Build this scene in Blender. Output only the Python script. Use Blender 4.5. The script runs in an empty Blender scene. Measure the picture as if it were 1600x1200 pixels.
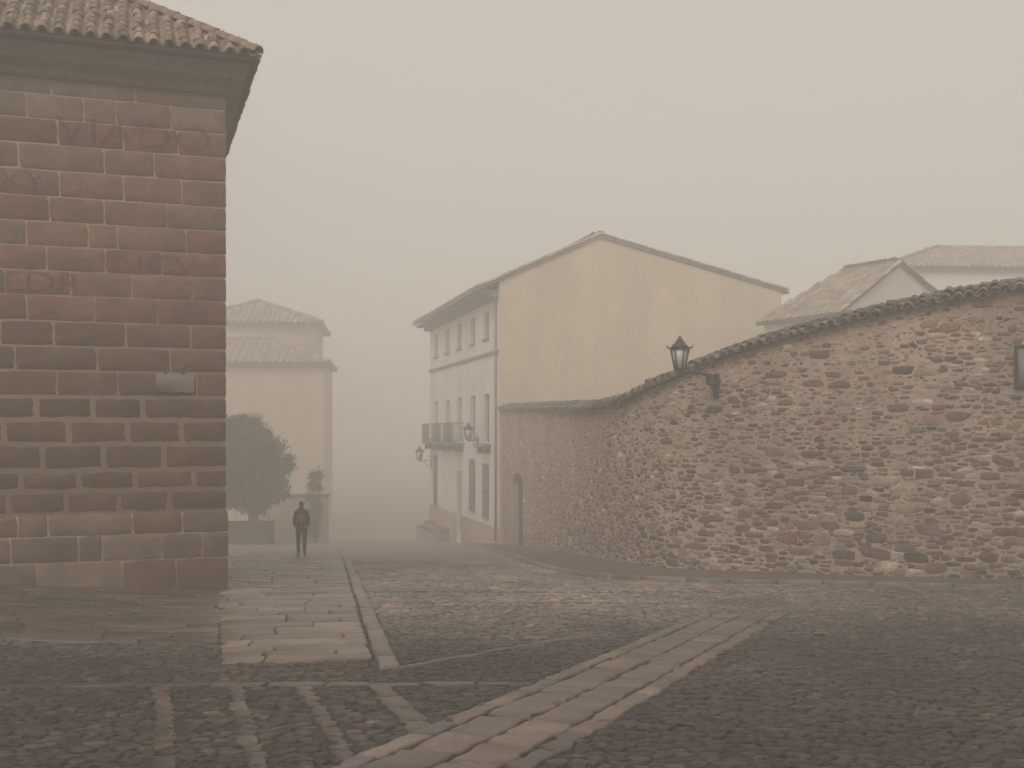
import bpy, math, random
import numpy as np

random.seed(7)
rng = np.random.default_rng(11)
C = bpy.context.scene.collection
SC = bpy.context.scene

# ------------------------------------------------------------------ camera, sky, sun, exposure
EYE = 1.6
cam_d = bpy.data.cameras.new('camera')
cam = bpy.data.objects.new('camera', cam_d)
C.objects.link(cam)
cam.location = (0, 0, EYE)
cam.rotation_euler = (math.radians(90), 0, 0)
cam_d.sensor_width = 36.0
cam_d.lens = 36.0 * 1700 / 1600
cam_d.shift_y = 75 / 1600
cam_d.clip_start = 0.1
cam_d.clip_end = 3000
SC.camera = cam

SUN_EL, SUN_AZ = math.radians(42), math.radians(-150)     # sun behind the cloud, over the viewer's left shoulder
world = bpy.data.worlds.new('World')
SC.world = world
world.use_nodes = True
wn, wl = world.node_tree.nodes, world.node_tree.links
bg = wn['Background']
sky = wn.new('ShaderNodeTexSky')
sky.sky_type = 'NISHITA'
sky.sun_disc = False
sky.sun_elevation = SUN_EL
sky.sun_rotation = SUN_AZ
sky.dust_density = 6.0
sky.air_density = 1.5
hsv = wn.new('ShaderNodeHueSaturation')
hsv.inputs['Saturation'].default_value = 0.12
mixw = wn.new('ShaderNodeMix')
mixw.data_type = 'RGBA'
mixw.inputs[0].default_value = 0.88
mixw.inputs[7].default_value = (6.95, 6.38, 5.74, 1)       # the even warm grey of the cloud layer
wl.new(sky.outputs[0], hsv.inputs['Color'])
wl.new(hsv.outputs[0], mixw.inputs[6])
wl.new(mixw.outputs[2], bg.inputs['Color'])
bg.inputs['Strength'].default_value = 0.10

sun_d = bpy.data.lights.new('sun', 'SUN')
sun_d.energy = 1.5
sun_d.angle = math.radians(35)
sun_d.color = (1.0, 0.95, 0.88)
sun = bpy.data.objects.new('sun', sun_d)
C.objects.link(sun)
sun.rotation_euler = (math.pi / 2 - SUN_EL, 0, math.pi - SUN_AZ)   # shines from azimuth SUN_AZ (clockwise from +Y)
sun.location = (0, 0, 60)

SC.view_settings.view_transform = 'Standard'
SC.view_settings.look = 'None'
SC.view_settings.exposure = 0.0
SC.view_settings.gamma = 1.0
SC.cycles.volume_bounces = 3
SC.cycles.max_bounces = 8
SC.cycles.use_denoising = True
HAZE_DENSITY = 0.0127

# ------------------------------------------------------------------ materials
def nodes_of(name):
    m = bpy.data.materials.new(name)
    m.use_nodes = True
    n, l = m.node_tree.nodes, m.node_tree.links
    return m, n, l, n['Principled BSDF']

def noise_node(n, l, scale, detail=5, rough=0.6, stretch=None):
    tc = n.new('ShaderNodeTexCoord')
    t = n.new('ShaderNodeTexNoise')
    t.inputs['Scale'].default_value = scale
    t.inputs['Detail'].default_value = detail
    t.inputs['Roughness'].default_value = rough
    if stretch:
        mp = n.new('ShaderNodeMapping')
        mp.inputs['Scale'].default_value = stretch
        l.new(tc.outputs['Object'], mp.inputs[0])
        l.new(mp.outputs[0], t.inputs['Vector'])
    else:
        l.new(tc.outputs['Object'], t.inputs['Vector'])
    return t

def ramp_node(n, l, src, stops):
    r = n.new('ShaderNodeValToRGB')
    e = r.color_ramp.elements
    while len(e) < len(stops):
        e.new(0.5)
    for el, (p, c) in zip(e, stops):
        el.position = p
        el.color = (*c, 1) if len(c) == 3 else c
    l.new(src, r.inputs[0])
    return r

def mul(n, l, a, b, fac=1.0, mode='MULTIPLY'):
    m = n.new('ShaderNodeMix')
    m.data_type = 'RGBA'
    m.blend_type = mode
    m.inputs[0].default_value = fac
    l.new(a, m.inputs[6])
    if isinstance(b, tuple):
        m.inputs[7].default_value = (*b, 1)
    else:
        l.new(b, m.inputs[7])
    return m

def g3(v):
    return (v, v, v)

def mat_attr(name, rough=0.85, fine=30.0, patch=3.0, amp=0.35, bump=0.3, stretch=None, spec=0.3, lichen=None):
    """Colour from the per-stone attribute 'Col', broken up with two noises and a bump."""
    m, n, l, p = nodes_of(name)
    at = n.new('ShaderNodeAttribute')
    at.attribute_name = 'Col'
    t1 = noise_node(n, l, fine, 6, 0.65, stretch)
    r1 = ramp_node(n, l, t1.outputs[0], [(0.3, g3(1 - amp)), (0.7, g3(1 + amp * 0.6))])
    c = mul(n, l, at.outputs['Color'], r1.outputs[0])
    t2 = noise_node(n, l, patch, 4, 0.6)
    r2 = ramp_node(n, l, t2.outputs[0], [(0.35, g3(1 - amp * 0.8)), (0.65, g3(1 + amp * 0.5))])
    c = mul(n, l, c.outputs[2], r2.outputs[0])
    if lichen:
        t3 = noise_node(n, l, lichen[1], 6, 0.7)
        r3 = ramp_node(n, l, t3.outputs[0], [(lichen[2], (0, 0, 0)), (lichen[2] + 0.1, (1, 1, 1))])
        mx = n.new('ShaderNodeMix')
        mx.data_type = 'RGBA'
        l.new(r3.outputs[0], mx.inputs[0])
        l.new(c.outputs[2], mx.inputs[6])
        mx.inputs[7].default_value = (*lichen[0], 1)
        c = mx
    l.new(c.outputs[2], p.inputs['Base Color'])
    p.inputs['Roughness'].default_value = rough
    p.inputs['Specular IOR Level'].default_value = spec
    b = n.new('ShaderNodeBump')
    b.inputs['Strength'].default_value = bump
    b.inputs['Distance'].default_value = 0.02
    l.new(t1.outputs[0], b.inputs['Height'])
    l.new(b.outputs[0], p.inputs['Normal'])
    return m

def mat_plain(name, col, rough=0.85, fine=25.0, patch=1.2, amp=0.15, bump=0.15, metal=0.0, stretch=None, spec=0.3, streak=0.0):
    m, n, l, p = nodes_of(name)
    t1 = noise_node(n, l, fine, 6, 0.65, stretch)
    r1 = ramp_node(n, l, t1.outputs[0], [(0.3, tuple(x * (1 - amp) for x in col)), (0.7, tuple(x * (1 + amp) for x in col))])
    t2 = noise_node(n, l, patch, 5, 0.65)
    r2 = ramp_node(n, l, t2.outputs[0], [(0.3, g3(1 - amp)), (0.7, g3(1 + amp * 0.6))])
    c = mul(n, l, r1.outputs[0], r2.outputs[0])
    if streak:                                               # rain streaks and damp patches running down
        t3 = noise_node(n, l, 1.0, 5, 0.6, (0.9, 0.9, 0.13))
        r3 = ramp_node(n, l, t3.outputs[0], [(0.40, g3(1 - streak)), (0.58, g3(1.0))])
        c = mul(n, l, c.outputs[2], r3.outputs[0])
        t4 = noise_node(n, l, 0.35, 6, 0.7)
        r4 = ramp_node(n, l, t4.outputs[0], [(0.42, g3(1 - streak * 0.8)), (0.5, g3(1.0))])
        c = mul(n, l, c.outputs[2], r4.outputs[0])
    l.new(c.outputs[2], p.inputs['Base Color'])
    p.inputs['Roughness'].default_value = rough
    p.inputs['Metallic'].default_value = metal
    p.inputs['Specular IOR Level'].default_value = spec
    b = n.new('ShaderNodeBump')
    b.inputs['Strength'].default_value = bump
    b.inputs['Distance'].default_value = 0.02
    l.new(t1.outputs[0], b.inputs['Height'])
    l.new(b.outputs[0], p.inputs['Normal'])
    return m

M = {}
M['ashlar'] = mat_attr('ashlar_stone', 0.9, 22, 1.6, 0.32, 0.4, lichen=((0.11, 0.075, 0.06), 1.1, 0.66))
M['mortar'] = mat_plain('pale_mortar', (0.47, 0.345, 0.275), 0.95, 30, 1.5, 0.15, 0.3)
M['rubble'] = mat_attr('rubble_stone', 0.9, 16, 2.5, 0.38, 0.5)
M['rubble_mortar'] = mat_plain('lime_mortar', (0.43, 0.318, 0.252), 0.95, 9, 0.45, 0.24, 0.5, streak=0.15)
M['cobble'] = mat_attr('cobble_stone', 0.5, 26, 0.5, 0.45, 0.5, spec=0.42)
M['slab'] = mat_attr('paving_slab', 0.45, 20, 1.2, 0.34, 0.3, spec=0.5)
M['tile'] = mat_attr('clay_tile', 0.9, 18, 1.4, 0.35, 0.35, lichen=((0.20, 0.185, 0.15), 5.0, 0.58))
M['cornice'] = mat_plain('grey_cornice_stone', (0.20, 0.165, 0.14), 0.9, 14, 0.9, 0.2, 0.25)
M['deck'] = mat_plain('dark_roof_deck', (0.085, 0.07, 0.058), 0.95)
M['yellow'] = mat_plain('ochre_render', (0.67, 0.545, 0.42), 0.95, 10, 0.28, 0.13, 0.15, streak=0.08)
M['white'] = mat_plain('white_render', (0.70, 0.67, 0.62), 0.95, 10, 0.5, 0.09, 0.1, streak=0.09)
M['whiter'] = mat_plain('limewash', (0.62, 0.59, 0.54), 0.95, 10, 0.5, 0.08, 0.1)
M['socle'] = mat_plain('pink_socle_render', (0.33, 0.245, 0.20), 0.95, 10, 0.6, 0.12, 0.1)
M['beige'] = mat_plain('beige_render', (0.56, 0.475, 0.38), 0.95, 8, 0.4, 0.10, 0.1, streak=0.08)
M['stonegrey'] = mat_plain('grey_stone', (0.22, 0.18, 0.155), 0.9, 14, 0.8, 0.2, 0.3)
M['darkstone'] = mat_plain('dark_stone', (0.05, 0.045, 0.044), 0.9, 14, 0.8, 0.2, 0.3)
M['iron'] = mat_plain('black_iron', (0.022, 0.023, 0.026), 0.55, 40, 5, 0.2, 0.1, 0.0)
M['greyiron'] = mat_plain('weathered_grey_iron', (0.13, 0.122, 0.115), 0.7, 40, 5, 0.2, 0.1)
M['lead'] = mat_plain('dark_lead_sheet', (0.05, 0.042, 0.046), 0.6, 20, 4, 0.2, 0.1)
M['wood'] = mat_plain('dark_door_wood', (0.045, 0.036, 0.036), 0.75, 12, 3, 0.3, 0.3, stretch=(14, 14, 1))
M['shutter'] = mat_plain('pale_brown_shutter', (0.17, 0.125, 0.095), 0.8, 12, 3, 0.15, 0.2)
M['frame'] = mat_plain('dark_window_frame', (0.10, 0.088, 0.078), 0.7)
M['bark'] = mat_plain('bark', (0.055, 0.045, 0.04), 0.95, 12, 3, 0.3, 0.8, stretch=(4, 4, 1))
M['leaf'] = mat_attr('leaf', 0.6, 3, 1.0, 0.2, 0.0)
M['plaque'] = mat_plain('worn_pale_enamel', (0.25, 0.198, 0.172), 0.6, 12, 4, 0.16, 0.1)
M['panel'] = mat_plain('pale_grey_tile_panel', (0.25, 0.25, 0.25), 0.5, 12, 4, 0.2, 0.1)
M['asphalt'] = mat_plain('worn_side_pavement', (0.130, 0.100, 0.084), 0.8, 25, 0.8, 0.25, 0.4)
M['skin'] = mat_plain('skin', (0.45, 0.28, 0.2), 0.6, 10, 3, 0.05, 0.0)
M['jacket'] = mat_plain('black_jacket', (0.018, 0.018, 0.019), 0.85, 20, 4, 0.25, 0.3)
M['trousers'] = mat_plain('dark_trousers', (0.022, 0.02, 0.02), 0.9, 20, 4, 0.25, 0.3)
M['boots'] = mat_plain('brown_boots', (0.05, 0.03, 0.022), 0.7)
M['hair'] = mat_plain('dark_hair', (0.02, 0.016, 0.014), 0.7, 40, 8, 0.3, 0.3)
M['bag'] = mat_plain('dark_red_bag', (0.30, 0.055, 0.05), 0.8, 20, 5, 0.2, 0.2)
M['bagdark'] = mat_plain('black_webbing', (0.02, 0.02, 0.02), 0.8)
M['eye'] = mat_plain('eye', (0.02, 0.015, 0.012), 0.2)

def mat_glass(name, col, rough=0.15):
    m, n, l, p = nodes_of(name)
    t = noise_node(n, l, 3, 3)
    r = ramp_node(n, l, t.outputs[0], [(0.3, tuple(x * 0.8 for x in col)), (0.7, tuple(x * 1.2 for x in col))])
    l.new(r.outputs[0], p.inputs['Base Color'])
    p.inputs['Roughness'].default_value = rough
    return m
M['pane'] = mat_glass('dark_window_glass', (0.07, 0.068, 0.066))
M['lampglass'] = mat_glass('frosted_lamp_glass', (0.55, 0.53, 0.50), 0.4)

def mat_faded_paint():
    m, n, l, p = nodes_of('faded_red_paint')
    t = noise_node(n, l, 7, 6, 0.7)
    r = ramp_node(n, l, t.outputs[0], [(0.36, g3(0.0)), (0.68, g3(0.66))])
    p.inputs['Base Color'].default_value = (0.105, 0.034, 0.030, 1)
    p.inputs['Roughness'].default_value = 0.95
    l.new(r.outputs[0], p.inputs['Alpha'])
    return m
M['redpaint'] = mat_faded_paint()

def mat_ground():
    m, n, l, p = nodes_of('earth_and_far_cobbles')
    tc = n.new('ShaderNodeTexCoord')
    v = n.new('ShaderNodeTexVoronoi')
    v.inputs['Scale'].default_value = 6.5
    l.new(tc.outputs['Object'], v.inputs['Vector'])
    rc = ramp_node(n, l, v.outputs['Color'], [(0.1, (0.17, 0.138, 0.115)), (0.9, (0.30, 0.245, 0.205))])  # haze mixed into the colour: far cobbles lightened to merge with the fog
    v2 = n.new('ShaderNodeTexVoronoi')
    v2.feature = 'DISTANCE_TO_EDGE'
    v2.inputs['Scale'].default_value = 6.5
    l.new(tc.outputs['Object'], v2.inputs['Vector'])
    re = ramp_node(n, l, v2.outputs['Distance'], [(0.0, g3(0.4)), (0.09, g3(1.0))])
    c = mul(n, l, rc.outputs[0], re.outputs[0])
    t = noise_node(n, l, 0.25, 5)
    rr = ramp_node(n, l, t.outputs[0], [(0.3, g3(0.8)), (0.7, g3(1.2))])
    c = mul(n, l, c.outputs[2], rr.outputs[0])
    # near the viewer the sheet shows only between real stones: dark earth there
    sp = n.new('ShaderNodeSeparateXYZ')
    l.new(tc.outputs['Object'], sp.inputs[0])
    ry = ramp_node(n, l, sp.outputs['Y'], [(0.0, g3(0.0)), (1.0, g3(1.0))])
    mr = n.new('ShaderNodeMapRange')
    mr.inputs['From Min'].default_value = 29
    mr.inputs['From Max'].default_value = 33
    l.new(sp.outputs['Y'], mr.inputs['Value'])
    n.remove(ry)
    mx = n.new('ShaderNodeMix')
    mx.data_type = 'RGBA'
    l.new(mr.outputs[0], mx.inputs[0])
    td = noise_node(n, l, 1.1, 5)
    rd = ramp_node(n, l, td.outputs[0], [(0.35, (0.026, 0.020, 0.016)), (0.65, (0.030, 0.027, 0.017))])
    l.new(rd.outputs[0], mx.inputs[6])
    l.new(c.outputs[2], mx.inputs[7])
    l.new(mx.outputs[2], p.inputs['Base Color'])
    p.inputs['Roughness'].default_value = 0.75
    b = n.new('ShaderNodeBump')
    b.inputs['Strength'].default_value = 0.6
    b.inputs['Distance'].default_value = 0.03
    l.new(v2.outputs['Distance'], b.inputs['Height'])
    l.new(b.outputs[0], p.inputs['Normal'])
    return m
M['ground'] = mat_ground()

# ------------------------------------------------------------------ helpers
def sm(a, b, x):
    t = np.clip((x - a) / (b - a), 0, 1)
    return t * t * (3 - 2 * t)

def ground_z(x, y):
    """Height of the sloping street: it falls away from the camera and rises a little to the left, near by."""
    x, y = np.asarray(x, float), np.asarray(y, float)
    base = -0.069 * np.clip(y, 0, 34) - 0.0865 * np.clip(y - 34, 0, 66)
    side = 0.053 * np.clip(-(x + 5.0), 0, 14) * np.clip((36 - y) / 12, 0, 1) * np.clip((y - 4) / 8, 0, 1)
    return base + side

def gz(x, y):
    return float(ground_z(x, y))

def frame_of(parent):
    if parent is None:
        return np.zeros(3), 0.0
    loc, rz = np.array(parent.location), parent.rotation_euler.z
    if parent.parent is not None:
        l2, r2 = frame_of(parent.parent)
        c, s = math.cos(r2), math.sin(r2)
        loc = l2 + np.array([c * loc[0] - s * loc[1], s * loc[0] + c * loc[1], loc[2]])
        rz += r2
    return loc, rz

def link_mesh(name, V, F, mats, parent=None, mi=None, col=None, smooth=False, world=True, FL=None):
    """V (n,3); F: list of tuples, or FL = (flat loop array, loop totals)."""
    V = np.asarray(V, float)
    if parent is not None and world:
        loc, rz = frame_of(parent)
        W = V - loc
        c, s = math.cos(-rz), math.sin(-rz)
        V = np.stack([c * W[:, 0] - s * W[:, 1], s * W[:, 0] + c * W[:, 1], W[:, 2]], 1)
    me = bpy.data.meshes.new(name)
    if FL is None:
        lt = np.array([len(f) for f in F], np.int32)
        lv = np.fromiter((i for f in F for i in f), np.int32, int(lt.sum()))
    else:
        lv, lt = FL
        lv = lv.astype(np.int32)
        lt = lt.astype(np.int32)
    me.vertices.add(len(V))
    me.vertices.foreach_set('co', V.astype(np.float32).ravel())
    me.loops.add(len(lv))
    me.loops.foreach_set('vertex_index', lv)
    me.polygons.add(len(lt))
    ls = np.zeros(len(lt), np.int32)
    ls[1:] = np.cumsum(lt)[:-1]
    me.polygons.foreach_set('loop_start', ls)
    me.polygons.foreach_set('loop_total', lt)
    if mi is not None:
        me.polygons.foreach_set('material_index', np.asarray(mi, np.int32))
    if smooth:
        me.polygons.foreach_set('use_smooth', np.ones(len(lt), bool))
    for m in (mats if isinstance(mats, (list, tuple)) else [mats]):
        me.materials.append(m)
    if col is not None:
        a = me.color_attributes.new('Col', 'FLOAT_COLOR', 'POINT')
        cc = np.ones((len(V), 4), np.float32)
        cc[:, :3] = col
        a.data.foreach_set('color', cc.ravel())
    me.update(calc_edges=True)
    me.validate()
    o = bpy.data.objects.new(name, me)
    C.objects.link(o)
    if parent is not None:
        o.parent = parent
    return o

class MB:
    """Collects shapes for ONE mesh object."""
    def __init__(self):
        self.v, self.f, self.m, self.c = [], [], [], []
        self.col = (0.5, 0.5, 0.5)
        self.mat = 0
    def add(self, vs, fs):
        k = len(self.v)
        self.v += [tuple(p) for p in vs]
        self.c += [self.col] * len(vs)
        for f in fs:
            self.f.append(tuple(i + k for i in f))
            self.m.append(self.mat)
    def quad(self, a, b, c, d):
        self.add([a, b, c, d], [(0, 1, 2, 3)])
    def poly(self, pts):
        self.add(pts, [tuple(range(len(pts)))])
    def box(self, x0, x1, y0, y1, z0, z1, bev=0.0):
        if bev <= 0:
            v = [(x, y, z) for z in (z0, z1) for y in (y0, y1) for x in (x0, x1)]
            self.add(v, [(0, 2, 3, 1), (4, 5, 7, 6), (0, 1, 5, 4), (2, 6, 7, 3), (0, 4, 6, 2), (1, 3, 7, 5)])
            return
        b = min(bev, (x1 - x0) / 2.2, (y1 - y0) / 2.2, (z1 - z0) / 2.2)
        v = []
        for sx in (0, 1):
            for sy in (0, 1):
                for sz in (0, 1):
                    X, Y, Z = (x0, x1)[sx], (y0, y1)[sy], (z0, z1)[sz]
                    dx, dy, dz = (b, -b)[sx], (b, -b)[sy], (b, -b)[sz]
                    v += [(X, Y + dy, Z + dz), (X + dx, Y, Z + dz), (X + dx, Y + dy, Z)]
        ix = lambda sx, sy, sz, a: ((sx * 2 + sy) * 2 + sz) * 3 + a
        fs = []
        for s in (0, 1):
            fs.append((ix(s, 0, 0, 0), ix(s, 1, 0, 0), ix(s, 1, 1, 0), ix(s, 0, 1, 0)))
            fs.append((ix(0, s, 0, 1), ix(1, s, 0, 1), ix(1, s, 1, 1), ix(0, s, 1, 1)))
            fs.append((ix(0, 0, s, 2), ix(1, 0, s, 2), ix(1, 1, s, 2), ix(0, 1, s, 2)))
            for t in (0, 1):
                fs.append((ix(s, t, 0, 0), ix(s, t, 1, 0), ix(s, t, 1, 1), ix(s, t, 0, 1)))
                fs.append((ix(s, 0, t, 0), ix(s, 1, t, 0), ix(s, 1, t, 2), ix(s, 0, t, 2)))
                fs.append((ix(0, s, t, 1), ix(1, s, t, 1), ix(1, s, t, 2), ix(0, s, t, 2)))
                for u in (0, 1):
                    fs.append((ix(s, t, u, 0), ix(s, t, u, 1), ix(s, t, u, 2)))
        self.add(v, fs)
    def tube(self, pts, rad, n=8, cap=True):
        pts = [np.array(p, float) for p in pts]
        rad = rad if isinstance(rad, (list, tuple)) else [rad] * len(pts)
        vs, fs = [], []
        for i, p in enumerate(pts):
            d = pts[min(i + 1, len(pts) - 1)] - pts[max(i - 1, 0)]
            d /= max(np.linalg.norm(d), 1e-9)
            a = np.cross(d, (0, 0, 1) if abs(d[2]) < 0.9 else (1, 0, 0))
            a /= np.linalg.norm(a)
            b = np.cross(d, a)
            for k in range(n):
                t = 2 * math.pi * k / n
                vs.append(p + rad[i] * (math.cos(t) * a + math.sin(t) * b))
        for i in range(len(pts) - 1):
            for k in range(n):
                q = (k + 1) % n
                fs.append((i * n + k, i * n + q, (i + 1) * n + q, (i + 1) * n + k))
        if cap:
            fs.append(tuple(range(n - 1, -1, -1)))
            fs.append(tuple((len(pts) - 1) * n + k for k in range(n)))
        self.add(vs, fs)
    def lathe(self, prof, n=6, c=(0, 0), rot=0.0):
        vs, fs = [], []
        for (r, z) in prof:
            for k in range(n):
                t = 2 * math.pi * (k + 0.5) / n + rot
                vs.append((c[0] + r * math.cos(t), c[1] + r * math.sin(t), z))
        for i in range(len(prof) - 1):
            for k in range(n):
                q = (k + 1) % n
                fs.append((i * n + k, i * n + q, (i + 1) * n + q, (i + 1) * n + k))
        fs.append(tuple(range(n - 1, -1, -1)))
        fs.append(tuple((len(prof) - 1) * n + k for k in range(n)))
        self.add(vs, fs)
    def build(self, name, mats, parent=None, smooth=False, world=False):
        return link_mesh(name, self.v, self.f, mats, parent, self.m, np.array(self.c, np.float32) if self.c else None, smooth, world)

def thing(name, label, cat, loc, rz=0.0, group=None):
    o = bpy.data.objects.new(name, None)
    C.objects.link(o)
    o.empty_display_size = 0.3
    o.location = loc
    o.rotation_euler = (0, 0, rz)
    tag(o, label, cat, group)
    return o

def tag(o, label, cat, group=None):
    o['label'] = label
    o['category'] = cat
    if group:
        o['group'] = group
    return o

def structure(o):
    o['kind'] = 'structure'
    return o

# ---- stones: rings of points on a surface, each raised into a rounded stone
def stone_arrays(rings, fmap, top, bevel, dome, cols, sink=-0.012):
    """rings (N,K,2) -> verts, (loops, totals), colours. fmap maps (a,b,h) arrays to xyz."""
    N, K = rings.shape[:2]
    top = np.broadcast_to(np.asarray(top, float), (N,))
    cen = rings.mean(1, keepdims=True)
    dv = cen - rings
    dist = np.linalg.norm(dv, axis=2, keepdims=True) + 1e-9
    inner = rings + dv / dist * np.minimum(bevel, dist * 0.4)
    P = []
    for rg, h in ((rings, np.full(N, sink)), (rings, top - bevel * 0.55), (inner, top)):
        P.append(fmap(rg[:, :, 0], rg[:, :, 1], np.repeat(h[:, None], K, 1)))
    P.append(fmap(cen[:, :, 0], cen[:, :, 1], (top + dome)[:, None]))
    V = np.concatenate(P, 1)                              # (N, 3K+1, 3)
    n1 = 3 * K + 1
    k = np.arange(K)
    q = (k + 1) % K
    quads = np.concatenate([np.stack([r * K + k, r * K + q, (r + 1) * K + q, (r + 1) * K + k], 1) for r in (0, 1)])
    tris = np.stack([2 * K + k, 2 * K + q, np.full(K, 3 * K)], 1)
    off = (np.arange(N) * n1)
    lq = (quads[None] + off[:, None, None]).reshape(-1)
    lt = (tris[None] + off[:, None, None]).reshape(-1)
    loops = np.concatenate([lq, lt])
    tot = np.concatenate([np.full(N * len(quads), 4), np.full(N * len(tris), 3)])
    col = np.repeat(np.asarray(cols)[:, None, :], n1, 1).reshape(-1, 3)
    return V.reshape(-1, 3), (loops, tot), col

def rect_rings(rects, jit=0.01, K=16, skew=0.0):
    """rects: list of 4 corner points (a..d) -> (N,K,2) rings with softly uneven edges."""
    R = np.array(rects, float)                            # (N,4,2)
    N = len(R)
    e = K // 4
    out = []
    for s in range(4):
        a, b = R[:, s], R[:, (s + 1) % 4]
        for j in range(e):
            t = j / e if j else 0.025
            out.append(a * (1 - t) + b * t)
    rings = np.stack(out, 1)
    cen = rings.mean(1, keepdims=True)
    rings = rings + rng.normal(0, jit, rings.shape)
    return rings

def voronoi_rings(x0, x1, y0, y1, ax, ay, jitter, K=10, gap=0.012, keep=None):
    """Irregular stones: radially sampled Voronoi cells of a jittered grid, squeezed by (ax, ay)."""
    nx, ny = int((x1 - x0) / ax), int((y1 - y0) / ay)
    gx, gy = np.meshgrid(np.arange(nx), np.arange(ny), indexing='ij')
    px = gx + 0.5 * (gy % 2) + rng.uniform(-jitter, jitter, gx.shape)
    py = gy + rng.uniform(-jitter, jitter, gx.shape)
    th = 2 * np.pi * np.arange(K) / K
    cx, cy = px[2:-2, 2:-2], py[2:-2, 2:-2]
    th = th + rng.uniform(0, 2 * np.pi / K, cx.shape)[..., None]
    ux, uy = np.cos(th), np.sin(th)
    r = np.full(cx.shape + (K,), 1.2)
    for i in range(-2, 3):
        for j in range(-2, 3):
            if i == 0 and j == 0:
                continue
            dx = px[2 + i:nx - 2 + i, 2 + j:ny - 2 + j] - cx
            dy = py[2 + i:nx - 2 + i, 2 + j:ny - 2 + j] - cy
            den = ux * dx[..., None] + uy * dy[..., None]
            rr = (dx * dx + dy * dy)[..., None] / 2 / np.maximum(den, 1e-6)
            r = np.minimum(r, np.where(den > 1e-6, rr, 9))
    X = x0 + (cx + 0.5) * ax
    Y = y0 + (cy + 0.5) * ay
    RX = r * ux * ax
    RY = r * uy * ay
    L = np.sqrt(RX ** 2 + RY ** 2)
    k = np.maximum(L - gap, 0.3 * L) / L
    rings = np.stack([X[..., None] + RX * k, Y[..., None] + RY * k], -1).reshape(-1, K, 2)
    return rings

def inside(poly, pts):
    """Points (N,2) inside a polygon."""
    p = np.asarray(poly, float)
    x, y = pts[:, 0], pts[:, 1]
    ok = np.zeros(len(pts), bool)
    j = len(p) - 1
    for i in range(len(p)):
        xi, yi, xj, yj = p[i][0], p[i][1], p[j][0], p[j][1]
        c = ((yi > y) != (yj > y)) & (x < (xj - xi) * (y - yi) / (yj - yi + 1e-12) + xi)
        ok ^= c
        j = i
    return ok

def ground_map(x, y, h):
    return np.stack([x, y, ground_z(x, y) + h], -1)

def pick(palette, n, amp=0.12):
    pal = np.array([c for c, w in palette], float)
    w = np.array([w for c, w in palette], float)
    c = pal[rng.choice(len(pal), n, p=w / w.sum())]
    return np.clip(c * rng.normal(1, amp, (n, 1)) * rng.normal(1, amp * 0.25, (n, 3)), 0.01, 0.9)

# ---- roof tiles
def tile_template(K=6, r0=0.105, r1=0.08, length=0.46, thick=0.018):
    """Half-round tile: along +y (up the slope), wide in x, bulging in z. The low end is at y=0 and shows its thickness."""
    a = np.linspace(0, np.pi, K)
    lo = np.stack([-np.cos(a) * r0, np.zeros(K), np.sin(a) * r0], 1)
    hi = np.stack([-np.cos(a) * r1, np.full(K, length), np.sin(a) * r1 - 0.02], 1)
    il = np.stack([-np.cos(a) * (r0 - thick), np.zeros(K), np.sin(a) * (r0 - thick)], 1)
    ih = np.stack([-np.cos(a) * (r0 - thick - 0.01), np.full(K, 0.2), np.sin(a) * (r0 - thick - 0.01)], 1)
    V = np.concatenate([lo, hi, il, ih])
    k = np.arange(K - 1)
    Q = np.concatenate([np.stack([k, k + 1, K + k + 1, K + k], 1),
                        np.stack([2 * K + k, 2 * K + k + 1, k + 1, k], 1),
                        np.stack([3 * K + k, 3 * K + k + 1, 2 * K + k + 1, 2 * K + k], 1)])
    return V, Q

def instance(tv, tq, org, ax, ay, az, cols):
    """Copies of a template inside one mesh: org, ax, ay, az are (N,3)."""
    V = org[:, None] + tv[None, :, 0:1] * ax[:, None] + tv[None, :, 1:2] * ay[:, None] + tv[None, :, 2:3] * az[:, None]
    n = len(tv)
    loops = (tq[None] + (np.arange(len(org)) * n)[:, None, None]).reshape(-1)
    tot = np.full(len(org) * len(tq), tq.shape[1])
    col = np.repeat(cols[:, None], n, 1).reshape(-1, 3)
    return V.reshape(-1, 3), (loops, tot), col

def merge(parts):
    V, L, T, Cc, off = [], [], [], [], 0
    for v, (l, t), c in parts:
        V.append(v)
        L.append(l + off)
        T.append(t)
        Cc.append(c)
        off += len(v)
    return np.concatenate(V), (np.concatenate(L), np.concatenate(T)), np.concatenate(Cc)

TILE_PAL = [((0.33, 0.225, 0.168), 4), ((0.28, 0.20, 0.155), 3), ((0.25, 0.20, 0.165), 3), ((0.38, 0.29, 0.225), 2), ((0.19, 0.155, 0.13), 2)]

PALE_PAL = [((0.42, 0.35, 0.29), 4), ((0.36, 0.30, 0.25), 3), ((0.47, 0.40, 0.33), 2)]  # far roofs: tile colours lightened towards the fog, haze painted in

def unit(v):
    v = np.asarray(v, float)
    return v / np.linalg.norm(v)

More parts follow.
